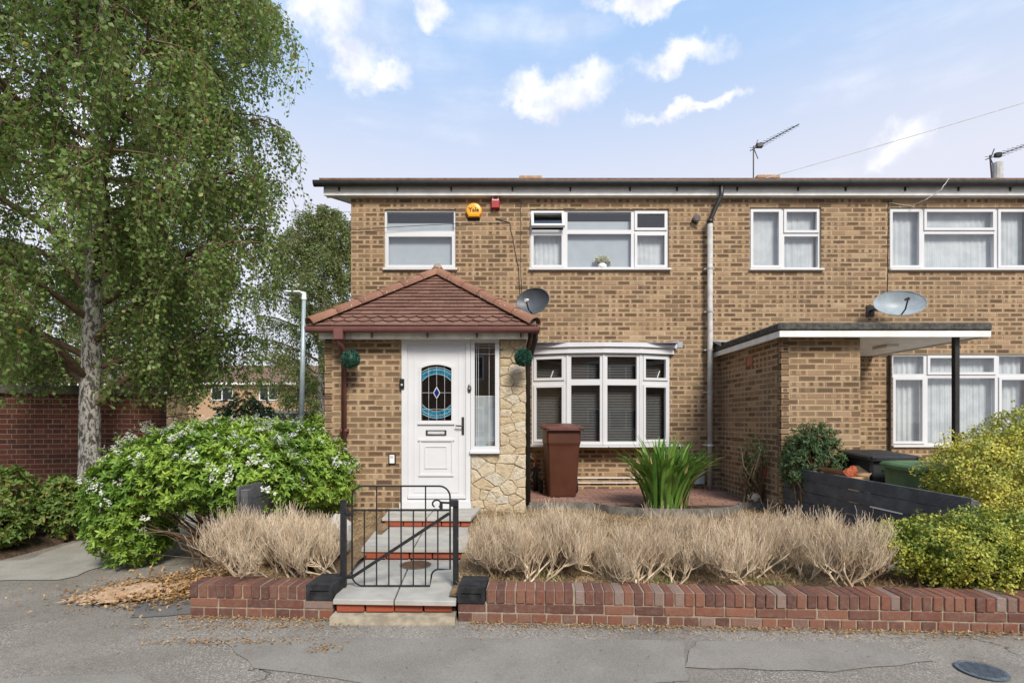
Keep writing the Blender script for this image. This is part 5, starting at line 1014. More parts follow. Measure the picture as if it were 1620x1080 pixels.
# ================================================================== VEGETATION
def tubes(paths, sides=3):
    V = []; F = []
    for (P, rr) in paths:
        v, f = tube(P, rr, sides, False); n = len(V); V += v; F += [tuple(i + n for i in q) for q in f]
    return V, F
def birch(base, H, trunk, rad, nl, z0, nside, ntw, leafL, tipz, seed, label, mat, limit=None, tw_step=.03, sub=1.0):
    r_ = random.Random(seed); root = empty('birch_tree', base, label, 'tree'); b = MB(); b.tube(trunk, rad, 14)
    b.build('trunk', M['bark'], root, True); T_ = [Vector(p) for p in trunk]
    def tr(z):
        for i in range(len(T_) - 1):
            if T_[i].z <= z <= T_[i + 1].z: return T_[i].lerp(T_[i + 1], (z - T_[i].z) / (T_[i + 1].z - T_[i].z)), rad[i] + (rad[i + 1] - rad[i]) * (z - T_[i].z) / (T_[i + 1].z - T_[i].z)
        return T_[-1], rad[-1]
    LP = []; LD = []; twigs = []; limbs = []
    def hang(p, L, out):
        lim = tipz(p.x, p.y, r_)
        L = min(L, max(.15, p.z - lim)); n = 6; P = []; ph = r_.uniform(0, 6); am = r_.uniform(.02, .11)
        for i in range(n + 1):
            t = i / n; P.append(p + out * (.22 * L * (1 - (1 - t) ** 2)) + Vector((math.sin(ph + t * 4) * am, math.cos(ph + t * 3) * am, -L * t * (.55 + .45 * t))))
        if limit and any(limit(q) for q in P[::2]): return
        twigs.append((P, [.005, .0045, .004, .0035, .003, .0025, .0015])); m_ = int(L / tw_step)
        for k in range(m_):
            t = (k + r_.random()) / m_ * n; i = min(n - 1, int(t)); q = P[i].lerp(P[i + 1], t - i); d = Vector((r_.gauss(0, 1), r_.gauss(0, 1), -.9 + r_.gauss(0, .5))); d.normalize(); LP.append(q + d * r_.uniform(.008, .085)); LD.append(d)
    for i in range(nl):
        z = z0 + (H - z0) * (i / nl) ** .95 * .95; p, tr_ = tr(z); az = i * 2.39996 + r_.uniform(-.3, .3); prof = sub * (1.0 if z < H * .62 else max(.25, 1 - (z - H * .62) / (H * .42))); L = prof * r_.uniform(.8, 1.08); o = Vector((math.cos(az), math.sin(az), 0)); P = []
        rise = r_.uniform(.45, .8)
        for k in range(8): t = k / 7; P.append(p + o * (L * t) + Vector((r_.uniform(-.05, .05), r_.uniform(-.05, .05), L * rise * (t - .42 * t * t) * (1.1)))) 
        if limit: P = [v for k, v in enumerate(P) if k < 3 or not limit(v + o * .55)]
        R0 = min(tr_ * .5, .05); limbs.append((P, [max(.006, R0 * (1 - .85 * k / len(P))) for k in range(len(P))]))
        for s_ in range(nside):
            t = .18 + .82 * (s_ + r_.random()) / nside; f = t * (len(P) - 1); k = min(len(P) - 2, int(f)); q = P[k].lerp(P[k + 1], f - k); a2 = az + r_.choice((-1, 1)) * r_.uniform(.4, 1.5); o2 = Vector((math.cos(a2), math.sin(a2), r_.uniform(-.15, .5))); L2 = r_.uniform(.3, 1.0) * (1.1 - .4 * t) * min(1, sub / 2.4); Q = [q + o2 * (L2 * j / 4) - Vector((0, 0, .12 * L2 * (j / 4) ** 2)) for j in range(5)]
            if limit and limit(Q[-1]): continue
            limbs.append((Q, [.014, .011, .009, .006, .004]))
            for w_ in range(ntw): f2 = r_.uniform(.5, 4); k2 = min(3, int(f2)); hang(Q[k2].lerp(Q[k2 + 1], f2 - k2), r_.uniform(.25, 1.15) * min(1.1, sub / 2.4), (o2 * .6 + Vector((r_.gauss(0, .6), r_.gauss(0, .6), 0))))
    V, F = tubes(limbs, 5); tag(link('limbs', mesh('limbs', V, F, None, True), M['twig'], root), kind='stuff'); V, F = tubes(twigs, 3); tag(link('twigs', mesh('twigs', V, F), M['twig'], root), kind='stuff')
    P = np.array([tuple(v) for v in LP]); D = np.array([tuple(v) for v in LD]); n = len(P); N_ = rdir(n); V, F = leaves(P, D, N_, leafL * rng.uniform(.75, 1.2, n), leafL * .78 * rng.uniform(.8, 1.15, n), .18, True); tag(link('crown', npmesh('crown', V, F), mat, root), kind='stuff'); return n
tx = lambda px, py: (PX(px, 7.3), 7.3, PZ(py, 7.3))
def tip1(x, y, r_):
    if x < -6.2 and x > -6.9 and y < 7.2: return 1.35 + r_.random() * .5
    return 1.62 + r_.random() * .7 if x < -4.1 else 1.75 + r_.random() * .8
n1_ = birch((-5.9, 7.3, 0), 10.5, [(-5.93, 7.3, -.05), (-5.92, 7.3, .35), tx(142, 735), tx(142, 640), tx(147, 520), tx(150, 420), tx(157, 300), tx(162, 180), tx(160, 60), (-5.7, 7.35, 8.6), (-5.6, 7.4, 10.4)], [.20, .15, .132, .127, .118, .105, .09, .075, .06, .04, .015], 52, 1.7, 12, 12, .058, tip1, 11, 'large weeping silver birch in front of the dark red boundary wall', M['birchleaf'], lambda q: 805 + q.x / q.y * 820 > 490 - 48 * max(0, min(1, (2.0 + 2.0 - q.z) / 1.0)) or q.y > 10.2 and q.x > -4.6, .030, 3.15)
tip2 = lambda x, y, r_: 1.3 + r_.random() * 1.2
n2_ = birch((-6.9, 19, 0), 9.6, [(-6.9, 19, -.05), (-6.9, 19, 2), (-6.8, 19, 4.5), (-6.75, 19, 7.2), (-6.7, 19, 9.5)], [.19, .16, .12, .07, .015], 46, 1.5, 10, 9, .085, tip2, 5, 'slender silver birch beyond the lamp post beside the gable', M['farleaf'], None, .055, 2.3)
n3_ = birch((-11.5, 15, 0), 7.0, [(-11.5, 15, -.05), (-11.5, 15, 2), (-11.4, 15, 4.5), (-11.4, 15, 7.0)], [.16, .13, .09, .015], 34, 1.0, 8, 9, .08, tip2, 9, 'bushy green tree standing behind the boundary wall', M['farleaf'], None, .06, 2.6)
def lobes_points(lobes, n, depth=.3, cut=.85, zmin=-9):
    area = np.array([(l[1][0] * l[1][1] + l[1][1] * l[1][2] + l[1][0] * l[1][2]) for l in lobes]); area /= area.sum(); P = []; N_ = []
    pick = rng.choice(len(lobes), n * 2, p=area); D = rdir(n * 2); t = 1 - depth * rng.random(n * 2) ** 1.6
    for li, (c, r_) in enumerate(lobes):
        m = pick == li; c, r_ = np.array(c), np.array(r_); bump_ = 1 + .07 * np.sin(D[m] @ np.array([7.1, 3.3, 5.7]) * 2.3) + .05 * np.sin(D[m] @ np.array([-5.1, 8.3, 6.7]) * 2.9)
        p = c + D[m] * r_ * (t[m] * bump_)[:, None]; nn = D[m] / r_; nn /= np.linalg.norm(nn, axis=1, keepdims=True); keep = p[:, 2] > zmin
        for lj, (c2, r2) in enumerate(lobes):
            if lj != li: keep &= (((p - np.array(c2)) / np.array(r2)) ** 2).sum(1) > cut ** 2
        P.append(p[keep]); N_.append(nn[keep])
    P = np.concatenate(P); N_ = np.concatenate(N_); k = rng.permutation(len(P))[:n]; return P[k], N_[k]
def whorls(P, N_, per, L, W, tilt=(.25, .9), fold=.2):
    n = len(P); Ax = N_ + np.array([0, 0, .45]) + rdir(n) * .45; Ax /= np.linalg.norm(Ax, axis=1, keepdims=True); A = np.cross(Ax, rdir(n)); A /= np.linalg.norm(A, axis=1, keepdims=True); B = np.cross(Ax, A); PP = []; DD = []; NN = []; LL = []
    for k in range(per):
        an = 2 * np.pi * k / per + rng.uniform(-.3, .3, n); ti = rng.uniform(*tilt, n); d = (A * np.cos(an)[:, None] + B * np.sin(an)[:, None]) * np.cos(ti)[:, None] + Ax * np.sin(ti)[:, None]; PP.append(P + Ax * rng.uniform(-.02, .02, n)[:, None]); DD.append(d); NN.append(Ax + rdir(n) * .15); LL.append(L * rng.uniform(.65, 1.15, n))
    LL = np.concatenate(LL); return leaves(np.concatenate(PP), np.concatenate(DD), np.concatenate(NN), LL, LL * W, fold)
def bush(name, base, lobes, n, per, L, W, mat, label, cat, group=None, stems=10, blossom=0, depth=.3, zmin=0.03, extra=None):
    root = empty(name, base, label, cat, group); P, N_ = lobes_points(lobes, n, depth, zmin=zmin)
    if extra is not None: k = ~extra(P); P, N_ = P[k], N_[k]
    V, F = whorls(P, N_, per, L, W); tag(link('foliage', npmesh('foliage', V, F), mat, root), kind='stuff'); paths = []; bs_ = Vector(base)
    for i in range(stems):
        t = Vector(P[random.randrange(len(P))]); m_ = bs_.lerp(t, .5) + Vector((random.uniform(-.12, .12), random.uniform(-.12, .12), random.uniform(-.05, .15))); s0 = bs_ + Vector((random.uniform(-.15, .15), random.uniform(-.1, .1), -.03)); paths.append(([s0, s0.lerp(m_, .5) + Vector((random.uniform(-.05, .05), 0, .03)), m_, m_.lerp(t, .6), t], [.016, .014, .011, .008, .004]))
    if paths: V, F = tubes(paths, 5); link('stems', mesh('stems', V, F, None, True), M['twig'], root)
    if blossom:
        P2, N2 = lobes_points(lobes, blossom, .02, 1.0, .5); k = (N2[:, 2] > -.2); P2, N2 = P2[k], N2[k]; cs = (rng.random(len(P2)) < .25 + .75 * np.clip(N2[:, 2], 0, 1)) & (np.sin(P2[:, 0] * 9.1) + np.sin(P2[:, 1] * 11.3 + P2[:, 2] * 7) > -.9); P2, N2 = P2[cs], N2[cs]; m_ = 7; PP = np.repeat(P2, m_, 0) + rng.normal(0, .026, (len(P2) * m_, 3)) + np.repeat(N2, m_, 0) * .035; NN = np.repeat(N2, m_, 0) + np.array([0, 0, .5])
        V, F = whorls(PP, NN, 5, .019, .85, (.0, .35), .1); tag(link('blossom', npmesh('blossom', V, F), M['blossom'], root), kind='stuff')
    return root
CH = [((-3.35, 5.75, .95), (1.05, .72, .54)), ((-2.42, 6.08, .86), (.60, .48, .50)), ((-4.0, 5.55, .60), (.46, .46, .60)), ((-3.15, 6.15, 1.2), (1.05, .5, .36)), ((-2.75, 5.45, .92), (.55, .42, .40))]
bush('flowering_bush', (-3.1, 5.7, 0), CH, 5400, 8, .066, .36, M['choisya'], 'large bright green bush dotted with white blossom beside the porch', 'bush', None, 26, 620, .34, .05, lambda P: (P[:, 2] < .62) & (P[:, 0] > -3.72) & (P[:, 1] < 6.0))
# exposed bare stems on the open side of the bush
st_ = []
for i in range(46):
    a_ = Vector((-3.0 + random.uniform(-.3, .35), 5.5 + random.uniform(-.25, .2), .0)); b_ = Vector((random.uniform(-3.7, -2.3), random.uniform(4.95, 5.6), random.uniform(.25, .8))); m_ = a_.lerp(b_, .5) + Vector((random.uniform(-.15, .15), random.uniform(-.1, .1), random.uniform(.0, .2))); r0 = random.choice((.018, .010, .006, .005)); st_.append(([a_, a_.lerp(m_, .5) + Vector((random.uniform(-.05, .05), 0, .04)), m_, m_.lerp(b_, .5) + Vector((0, 0, random.uniform(-.04, .06))), b_], [r0, r0 * .9, r0 * .75, r0 * .5, r0 * .3]))
V, F = tubes(st_, 5); tag(link('bare_stems', mesh('bare_stems', V, F, None, True), M['twig']), 'tangle of bare brown stems under the white-blossomed bush', 'stems', kind='stuff')
SH = 'leafy yellow green shrubs in the bed below the birch'
for (x, y, rr, h, lb) in ((-6.25, 6.35, .5, .95, 'tallest leafy shrub against the boundary wall left of the birch trunk'), (-5.72, 6.62, .34, .82, 'small leafy shrub just in front of the birch trunk'), (-5.95, 5.98, .36, .5, 'low spreading shrub on the edge of the soil bed by the path'), (-6.9, 6.5, .5, .85, 'leafy shrub at the far left end of the boundary wall')):
    bush('leafy_shrub', (x, y, .05), [((x, y, h * .55), (rr, rr * .8, h * .42)), ((x + rr * .3, y - .1, h * .75), (rr * .6, rr * .5, h * .28))], 520, 6, .075, .42, M['shrubleaf'], lb, 'shrub', SH, 14, 0, .7)
bush('green_hedge', (-3.35, 9.4, 0), [((-3.3, 9.4, .8), (.62, .8, .85)), ((-3.9, 9.7, .7), (.5, .7, .8))], 1500, 7, .08, .4, M['choisya'], 'green hedge growing along the gable end of the house', 'hedge', None, 6)
bush('evergreen_shrub', (-6.3, 12.4, 0), [((-6.3, 12.4, 1.1), (.8, .7, 1.05)), ((-5.7, 12.6, .8), (.6, .6, .8))], 1500, 7, .09, .42, M['jasmine'], 'dark evergreen shrub in front of the distant house', 'shrub', None, 6)
def golden(base, lobes, n, label, mat):
    root = empty('golden_hedge', base, label, 'hedge'); P, N_ = lobes_points(lobes, n, .38, .8, .12); bb_ = .055 * (np.sin(P @ np.array([17, 9, 13.])) + np.sin(P @ np.array([-11, 21, 15.])) + np.sin(P @ np.array([27, -6, -19.]))); P = P + N_ * bb_[:, None] * .6; D = N_ * .25 + np.array([0, 0, .3]) + rdir(n)[:len(P)] * 1.0; V, F = leaves(P, D, N_ + rdir(len(P)) * .55, .026 * rng.uniform(.7, 1.25, len(P)), .018, .15, True)
    sh = []; SP = []; SD = []
    for i in range(80):
        c, r_ = lobes[rng.integers(len(lobes))]; d = rdir(1)[0]; d[2] = abs(d[2]) * 1.4 + .1; d /= np.linalg.norm(d); p = Vector(np.array(c) + d * np.array(r_) * .93); L = random.uniform(.04, .13); e = p + (Vector(d) * .8 + Vector((random.uniform(-.5, .5), random.uniform(-.5, .5), .5))).normalized() * L; sh.append(([p, p.lerp(e, .5), e], [.002, .0016, .001]))
        for k in range(int(L / .008)): SP.append(tuple(p.lerp(e, random.random()))); SD.append(tuple((e - p).normalized() + Vector((random.gauss(0, .8), random.gauss(0, .8), random.gauss(0, .6)))))
    V2, F2 = leaves(np.array(SP), np.array(SD), rdir(len(SP)), .02, .013, .15, True); V = np.concatenate([V, V2]); F = np.concatenate([F, F2 + len(V) - len(V2)]); tag(link('foliage', npmesh('foliage', V, F), M[mat], root), kind='stuff')
    bs_ = Vector(base)
    for i in range(60): t = Vector(P[rng.integers(len(P))]); s0 = bs_ + Vector((random.uniform(-.45, .45), random.uniform(-.12, .12), 0)); sh.append(([s0, s0.lerp(t, .5) + Vector((random.uniform(-.06, .06), random.uniform(-.06, .06), .04)), t], [.009, .006, .002]))
    V, F = tubes(sh, 4); tag(link('twigs', mesh('twigs', V, F), M['twig'], root), kind='stuff')
golden((3.7, 4.15, .2), [((3.70, 4.20, .47), (.52, .32, .31)), ((3.18, 4.28, .53), (.34, .2, .15)), ((4.3, 4.18, .48), (.55, .34, .33))], 40000, 'low green and gold leaved hedge spilling over the end of the brick wall', 'goldgreen')
golden((4.7, 5.0, .1), [((4.62, 4.9, .98), (.62, .36, .46)), ((5.15, 4.95, 1.12), (.60, .50, .55)), ((5.1, 4.7, .7), (.6, .4, .6)), ((4.45, 4.7, .6), (.4, .3, .45))], 64000, 'tall golden leaved hedge beyond the right board fence', 'golden')
# dead hedge
def dead_proto(seed, h=.66):
    r_ = random.Random(seed); P1 = []; P2 = []
    def grow(p, d, L, r0, lev):
        n = 3; pts = [p]; q = p; upb = (.05, .12, .25, .34, .4)[lev]
        for i in range(n):
            d = (d + Vector((r_.gauss(0, .20), r_.gauss(0, .20), r_.gauss(upb, .15)))).normalized(); q = q + d * (L / n)
            if q.z > h + r_.uniform(-.03, .035): pts.append(q); break
            pts.append(q)
        n = len(pts) - 1; (P1 if lev < 2 else P2).append((pts, [max(.0011, r0 * (1 - .45 * i / n)) for i in range(n + 1)]))
        if lev >= 4 or pts[-1].z > h - .02: return
        for k in range((4, 4, 4, 4)[lev]):
            t = r_.uniform(.3, 1); i = min(n - 1, int(t * n)); o = pts[i].lerp(pts[i + 1], t * n - i); nd = (d + Vector((r_.gauss(0, .7), r_.gauss(0, .6), r_.gauss(.15, .3)))).normalized(); grow(o, nd, (.17, .15, .13, .11)[lev] * r_.uniform(.7, 1.3), r0 * .55, lev + 1)
    for k in range(4): a_ = r_.uniform(0, 6.28); grow(Vector((r_.uniform(-.05, .05), r_.uniform(-.05, .05), -.02)), Vector((math.cos(a_) * .75, math.sin(a_) * .6, r_.uniform(.5, 1.1))).normalized(), r_.uniform(.20, .30), .0115, 0)
    return P1, P2
protos = []
for s_ in range(6):
    p1, p2 = dead_proto(20 + s_); V, F = tubes(p1, 5); m1 = mesh('stem', V, F, None, True); V, F = tubes(p2, 3); m2 = mesh('twigs', V, F); m1.materials.append(M['deadtwig']); m2.materials.append(M['deadtwig']); protos.append((m1, m2))
def plant_dead(xs_, y0, label, group, sc=1.0):
    for i, x in enumerate(xs_):
        y = y0(x) + random.uniform(-.15, .24); m1, m2 = protos[i % 6]; root = tag(link('dead_hedge_shrub', None, mw=Matrix.Translation((x, y, gardz(x, y) - .01)) @ Matrix.Rotation(random.uniform(-.5, .5) + (math.pi if i % 3 == 1 else 0), 4, 'Z') @ Matrix.Scale(sc * random.uniform(.86, 1.05), 4)), label, 'dead shrub', group); mw = WMX[root.name]
        link('stem', m1, None, root, mw); tag(link('twigs', m2, None, root, mw), kind='stuff')
plant_dead([-.14 + i * .118 + .0030 * i * i + random.uniform(-.05, .05) for i in range(19)], lambda x: wallY(x) + .44, 'leafless pale dead hedge shrub behind the long brick wall', 'dead hedge behind the long wall')
plant_dead([-2.33 + i * .115 for i in range(8)], lambda x: wallY(x) + .38, 'leafless pale dead hedge shrub behind the short brick wall', 'dead hedge behind the short wall', 1.0)
# strap-leaved plant
def strap_plant(c, n, L0, label):
    root = empty('strap_leaf_plant', c, label, 'plant'); V = []; F = []
    for i in range(n):
        az = random.uniform(0, 6.283); L = L0 * random.uniform(.55, 1.1); lean = random.uniform(.08, 1.05); w_ = random.uniform(.045, .075); o = Vector((math.cos(az), math.sin(az), 0)); s_ = Vector((-o.y, o.x, 0)); p = Vector(c) + o * random.uniform(0, .24) + s_ * random.uniform(-.14, .14); th = math.pi / 2 - lean * .35; k0 = len(V); m_ = 7
        for k in range(m_ + 1):
            t = k / m_; ww = w_ * (.55 + .9 * t) * (1 - t ** 3) if t < 1 else 0; ww = max(ww, .001); V += [p + s_ * ww * .5 + Vector((0, 0, .006)), p - Vector((0, 0, ww * .18)), p - s_ * ww * .5 + Vector((0, 0, .006))]; a_ = th - lean * 1.25 * t * t - .15 * t; p = p + (o * math.cos(a_) + Vector((0, 0, math.sin(a_)))) * (L / m_)
        for k in range(m_): q = k0 + 3 * k; F += [(q, q + 1, q + 4, q + 3), (q + 1, q + 2, q + 5, q + 4)]
    link('leaves', mesh('leaves', V, F, None, True), M['strap'], root)
strap_plant((2.07, 6.80, .40), 210, .93, 'glossy green strap-leaved plant in the curved bed under the bow window')
bush('jasmine_shrub', (3.8, 6.42, .10), [((3.78, 6.42, 1.15), (.34, .2, .36)), ((3.62, 6.4, 1.0), (.25, .17, .3)), ((3.95, 6.42, .95), (.25, .16, .3))], 1500, 5, .044, .4, M['jasmine'], 'dark green twiggy shrub against the brick store front', 'shrub', None, 60, 0, 1.0)
bush('wispy_plant', (3.32, 7.1, .42), [((3.30, 7.1, .95), (.16, .2, .42)), ((3.36, 6.95, 1.15), (.12, .15, .25))], 240, 4, .036, .35, M['jasmine'], 'wispy thin green plant against the side of the brick store', 'plant', None, 26, 0, .9)
# ---- loose litter, dry grass
def litter(name, P, L, mat, label, flat=.25):
    n = len(P); D = rdir(n); D[:, 2] *= flat; V, F = leaves(P, D, np.array([0, 0, 1.0]) + rdir(n) * .35, L * rng.uniform(.5, 1.3, n), L * .5, .3, True); return tag(link(name, npmesh(name, V, F), mat), label, 'litter', kind='stuff')
n = 2600; x = np.concatenate([rng.uniform(-.3, 4.2, 2000), rng.uniform(-2.6, -1.4, 600)]); off = rng.exponential(.045, n); y = 3.98 - .053 * (x + .18) - .01 - off; litter('leaf_litter', np.stack([x, y, np.full(n, .006)], 1), .022, M['brownleaf'], 'crushed dry leaf litter along the foot of the front walls')
n = 2200; P = np.stack([rng.normal(-2.85, .34, n), rng.normal(4.85, .26, n), rng.uniform(.004, .05, n)], 1); litter('fallen_leaves', P[(P[:, 1] > 4.2)], .05, M['brownleaf'], 'fallen tan leaves under the open side of the flowering bush', .5)
n = 340; litter('fallen_leaves', np.stack([rng.uniform(-5, 4, n), rng.uniform(2.6, 4.4, n) * .93, np.full(n, .008)], 1)[rng.random(n) < .4], .022, M['brownleaf'], 'scattered dry leaves and twigs over the asphalt')
for (cx, cy, sx, sy, m_) in ((-1.95, 3.62, .32, .03, 200), (-1.25, 3.52, .06, .04, 60), (-1.9, 3.88, .5, .035, 220)): P = np.stack([rng.normal(cx, sx, m_), rng.normal(cy, sy, m_), np.full(m_, .007)], 1); litter('leaf_litter', P[P[:, 1] < 4.02], .024, M['brownleaf'], {.32: 'strip of brown litter caught in a pavement crack', .06: 'small clump of orange leaf litter on the pavement', .5: 'brown litter drift in front of the short brick wall'}[sx])
def grassy(n, x0, x1, y0, y1, L, mat, label, name, pick=None):
    x, y = rng.uniform(x0, x1, n), rng.uniform(y0, y1, n); z = np.array([gardz(a, b) for a, b in zip(x, y)]); P = np.stack([x, y, z], 1)
    if pick is not None: P = P[pick(P)]
    m_ = len(P); D = rdir(m_); D[:, 2] = np.abs(D[:, 2]) * .9 + .15; V, F = leaves(P, D, rdir(m_), L * rng.uniform(.5, 1.4, m_), .006, .1, True); return tag(link(name, npmesh(name, V, F), mat), label, 'grass', kind='stuff')
grassy(26000, -.42, 3.44, 4.2, 6.95, .055, M['straw'], 'short dry straw coloured grass over the front garden', 'dry_grass'); grassy(4000, -2.15, -1.6, 4.2, 6.7, .05, M['straw'], 'dry brown grass between the left fence and the steps', 'dry_grass')
grassy(5000, -.42, 3.3, 4.15, 4.55, .05, M['strap'], 'sparse green weeds among the dead hedge stems', 'weeds', lambda P: (np.sin(P[:, 0] * 6.3) + np.sin(P[:, 0] * 15.1 + P[:, 1] * 9)) > 1.35)
n = 900; litter('leaf_flakes', np.stack([rng.normal(-3.25, .30, n), rng.normal(4.60, .2, n), rng.uniform(.02, .06, n)], 1), .04, M['brownleaf'], 'loose tan flakes scattered over the peeling sheet beside the bush', .4)
# crumpled tan sheet
V = []; F = []; nx, ny = 30, 22; r_ = random.Random(4)
for j in range(ny + 1):
    for i in range(nx + 1):
        u, v = i / nx, j / ny; x = -3.80 + u * .82 + .18 * v + .02 * math.sin(v * 19); y = 4.34 + v * .58 + .16 * u - .10 * math.sin(u * 3.1) + .02 * math.sin(u * 23); V.append((x, y, .008 + .012 * (1 + math.sin(u * 17 + v * 9)) * .5 + .012 * r_.random() + .045 * math.sin(math.pi * u) * math.sin(math.pi * v)))
for j in range(ny):
    for i in range(nx):
        e = min(i, nx - 1 - i, (j) * 1.3, (ny - 1 - j) * 1.3)
        if e < 2 and r_.random() < .32: continue
        a_ = j * (nx + 1) + i; F.append((a_, a_ + 1, a_ + nx + 2, a_ + nx + 1))
tag(link('tan_sheet', mesh('tan_sheet', V, F), M['bark_sheet']), 'flattened peeling tan sheet lying on the asphalt beside the bush', 'sheet')
# ================================================================== BEYOND
ga = math.atan(.275); GO = Vector((-11, 8.2 - 5.5 * .275, 0)); frg = Matrix.Translation(GO) @ Matrix.Rotation(ga, 4, 'Z'); GL = 5.5 / math.cos(ga)
gar = empty('boundary_wall', GO, 'dark red brick boundary wall with thick grey coping behind the birch', 'wall'); gw = core('wall', gar, frg, 0, GL, 0, 1.95, [], M['garagemortar'], .22); lay(gw, frg, course(0, 1.94, 0, GL, english, []), M['garagebrick'])
frg2 = frg @ Matrix.Translation((GL, 0, 0)) @ Matrix.Rotation(math.pi / 2, 4, 'Z'); lay(gw, frg2, course(0, 1.94, 0, .22, english, []), M['garagebrick'], 0)
q = MB(); q.cbox(-.1, GL + .06, -.07, .29, 1.94, 2.075, .01); q.V = [tuple(frg @ Vector(v)) for v in q.V]; q.build('coping', M['darkconcrete'], gar)
lp = empty('street_lamp', (PX(478, 16.4), 16.4, 0), 'slim galvanised street lamp with short white arm beyond the porch', 'street lamp'); lx = PX(478, 16.4)
q = MB(); q.tube([(lx - .03, 16.4, 0), (lx - .03, 16.4, 1.2)], .11, 12); q.build('base', M['galv'], lp, True); q = MB(); q.tube([(lx - .03, 16.4, 1.2), (lx + .06, 16.4, PZ(472, 16.4))], [.085, .06], 12); q.build('column', M['galv'], lp, True)
q = MB(); q.tube([(lx + .06, 16.4, PZ(474, 16.4)), (lx + .06, 16.4, PZ(464, 16.4)), (lx - .05, 16.4, PZ(463, 16.4))], [.08, .07, .05], 8); q.build('bracket', M['white'], lp); q = MB(); q.cbox(lx - .52, lx - .02, 16.3, 16.5, PZ(463.5, 16.4), PZ(460.5, 16.4), .02); q.build('lantern', M['white'], lp)
def far_house(name, x0, x1, y, dep, ze, zr, label, wins, wallm='farbrick', doors=(), flip=False):
    root = empty(name, ((x0 + x1) / 2, y, 0), label, 'house'); sgn = -1 if flip else 1; q = MB(); q.box(x0, x1, min(y, y + sgn * dep), max(y, y + sgn * dep), 0, ze); q.build('wall', M[wallm], root)
    q = MB(); a_, b_, c_ = y - sgn * .35, y + sgn * dep / 2, y + sgn * (dep + .35); q.add([(x0 - .3, a_, ze + .02), (x1 + .3, a_, ze + .02), (x1 + .3, b_, zr), (x0 - .3, b_, zr), (x0 - .3, c_, ze + .02), (x1 + .3, c_, ze + .02)], [(0, 1, 2, 3), (3, 2, 5, 4), (0, 3, 4), (1, 5, 2), (0, 4, 5, 1)]); rf = q.build('roof', M['farroof'], root)
    q = MB(); q.box((x0 + x1) / 2 - .4, (x0 + x1) / 2 + .4, b_ - .4, b_ + .4, zr - .5, zr + .8); q.build('chimney', M[wallm], rf)
    q = MB(); q.box(x0 - .3, x1 + .3, min(a_ - sgn * .02, a_ - sgn * .05), max(a_ - sgn * .02, a_ - sgn * .05), ze - .1, ze + .06); q.build('fascia', M['whitepaint'], root)
    for (wx0, wx1, wz0, wz1) in wins:
        q = MB(); ya, yb = sorted((y - sgn * .06, y - sgn * .003)); q.ring(wx0, wx1, wz0, wz1, .09, ya, yb); q.box((wx0 + wx1) / 2 - .04, (wx0 + wx1) / 2 + .04, ya, yb, wz0 + .09, wz1 - .09); w_ = q.build('window', M['upvc'], root); q = MB(); ya, yb = sorted((y - sgn * .03, y - sgn * .004)); q.box(wx0 + .09, (wx0 + wx1) / 2 - .04, ya, yb, wz0 + .09, wz1 - .09); q.box((wx0 + wx1) / 2 + .04, wx1 - .09, ya, yb, wz0 + .09, wz1 - .09); q.build('pane', M['black'], w_)
    for (dx0, dx1) in doors: q = MB(); ya, yb = sorted((y - sgn * .06, y - sgn * .003)); q.box(dx0, dx1, ya, yb, 0, 2.1); q.build('door', M['upvc'], root)
    return root
far_house('distant_house', -23.5, -13.0, 38, 8, 4.25, 6.0, 'distant buff house with brown tiled roof beyond the lamp post', [(-18.3, -16.9, 3.0, 4.0), (-21.8, -20.2, 3.0, 4.0), (-15.6, -14.4, 3.0, 4.0), (-18.3, -16.9, .9, 2.2)])
far_house('distant_house', -46, -27, 40, 9, 4.3, 6.2, 'distant buff house with long tiled roof behind the boundary wall', [(-31, -29, 2.8, 3.9), (-35, -33, 2.8, 3.9)])
far_house('opposite_house', -14, 18, -11.5, 8, 5.6, 7.8, 'brown brick terrace across the road reflected in the bow window', [(x, x + 2.0, z, z + 1.2) for x in (-12, -7.5, -3.2, .8, 4.6, 9.0, 13.5) for z in (1.0, 3.5)], 'farbrick', [(-9.3, -8.3), (-.9, .0), (7.4, 8.4)], True)
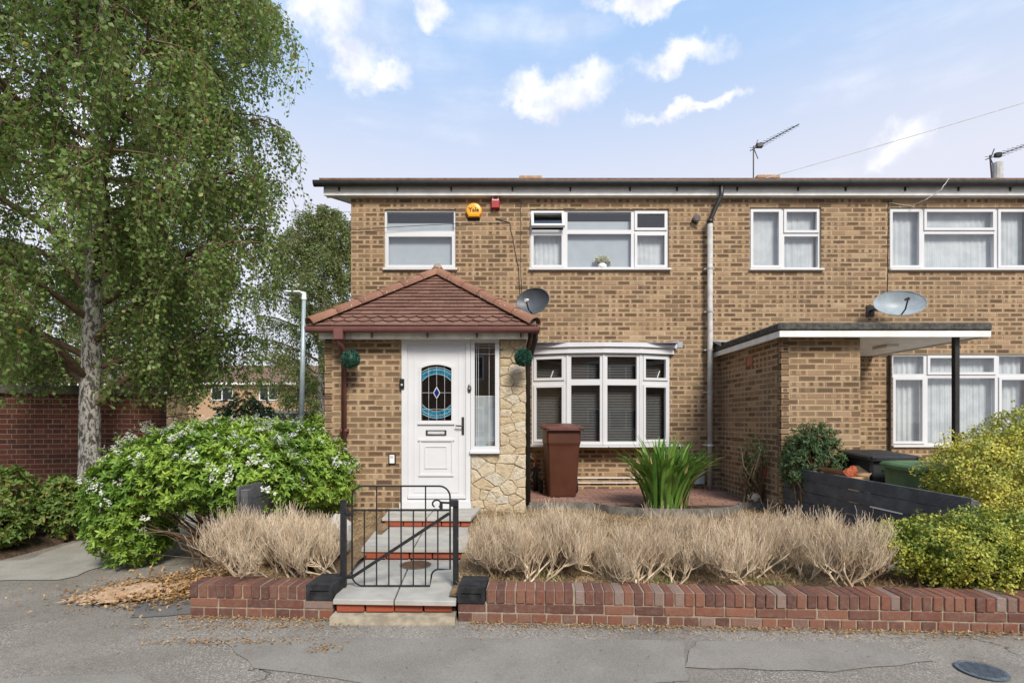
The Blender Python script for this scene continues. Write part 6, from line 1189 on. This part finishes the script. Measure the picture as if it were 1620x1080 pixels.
def car(loc, rz, mat, label, van=False):
    T = Matrix.Translation(loc) @ Matrix.Rotation(rz, 4, 'Z'); root = tag(link('parked_car' if not van else 'parked_van', None, mw=T), label, 'van' if van else 'car'); L, W_ = (4.9, 1.9) if van else (4.2, 1.75)
    def put(b, nm, m_, par=None, smooth=False): b.V = [tuple(T @ Vector(v)) for v in b.V]; return b.build(nm, m_, par or root, smooth)
    low = [(-L / 2, .35), (-L / 2 + .06, .75), (-L / 2 + .12, .95), (L / 2 - 1.05, .95), (L / 2 - .15, .78), (L / 2, .55), (L / 2 - .02, .3), (-L / 2 + .1, .25)]; top = ([(-L / 2 + .12, .95), (-L / 2 + .2, 1.92), (L / 2 - 1.7, 1.95), (L / 2 - 1.0, .95)] if van else [(-L / 2 + .2, .95), (-L / 2 + .6, 1.40), (-.4, 1.48), (.35, 1.42), (L / 2 - 1.05, .95)])
    b = MB(); n = len(low); ws = (-W_ / 2, -W_ / 2 + .08, W_ / 2 - .08, W_ / 2); V = []
    for wi, y in enumerate(ws): k = .97 if wi in (0, 3) else 1; V += [(x * k, y, .6 + (z - .6) * k) for x, z in low]
    F = [(i * n + k, i * n + (k + 1) % n, (i + 1) * n + (k + 1) % n, (i + 1) * n + k) for i in range(3) for k in range(n)] + [tuple(range(n))[::-1], tuple(range(3 * n, 4 * n))]; b.add(V, F); put(b, 'body', mat)
    b = MB(); n = len(top); V = []
    for y in (-1, 1): V += [(x, y * (W_ / 2 - .05 - .17 * max(0, (z - .95)) / .5 * (.35 if van else 1)), z) for x, z in top]
    b.add(V, [tuple(range(n))[::-1], tuple(range(n, 2 * n))] + [(k, (k + 1) % n, (k + 1) % n + n, k + n) for k in range(n)]); put(b, 'cabin', mat)
    cx = sum(p[0] for p in top) / n; cz = sum(p[1] for p in top) / n
    for y in (-1, 1): b = MB(); b.add([(cx + (x - cx) * .86, y * (W_ / 2 - .042 - .17 * max(0, (z2 - .95)) / .5 * (.35 if van else 1)), z2) for x, z2 in [(x, cz + (z - cz) * .74 + .02) for x, z in top]], [tuple(range(n))]); put(b, 'side_window', M['black'])
    for (p, q_) in ((top[-2], top[-1]), (top[0], top[1])):
        b = MB(); e = .012 if p == top[-2] else -.012; b.add([(p[0] + (q_[0] - p[0]) * t + e, y, p[1] + (q_[1] - p[1]) * t + .008) for t, y in ((.12, -W_ * .36), (.12, W_ * .36), (.86, W_ * .40), (.86, -W_ * .40))], [(0, 1, 2, 3)]); put(b, 'windscreen', M['black'])
    for x in (-L / 2 + .8, L / 2 - .85):
        for y in (-1, 1):
            b = MB(); b.tube([(x, y * (W_ / 2 - .2), .31), (x, y * (W_ / 2 + .01), .31)], .31, 20); wh = put(b, 'wheel', M['tyre']); b = MB(); b.tube([(x, y * (W_ / 2 + .0), .31), (x, y * (W_ / 2 + .02), .31)], .2, 16); put(b, 'rim', M['galv'], wh)
    for y in (-1, 1): b = MB(); b.cbox(L / 2 - .2, L / 2 - .03, y * W_ * .36 - .16, y * W_ * .36 + .16, .60, .74, .03); put(b, 'headlight', M['white']); b = MB(); b.cbox(-L / 2 + .0, -L / 2 + .1, y * W_ * .4 - .1, y * W_ * .4 + .1, .62, .85, .02); put(b, 'tail_light', M['red'])
car((1.2, -5.2, -.006), R(180), M['carred'], 'red hatchback parked across the road, mirrored in the bow window')
car((-9.0, 20.5, -.006), R(200), M['cargrey'], 'grey van parked beyond the flowering bush', True)
car((-8.6, 14.6, -.006), R(215), M['carwhite'], 'white car parked behind the flowering bush and birch')
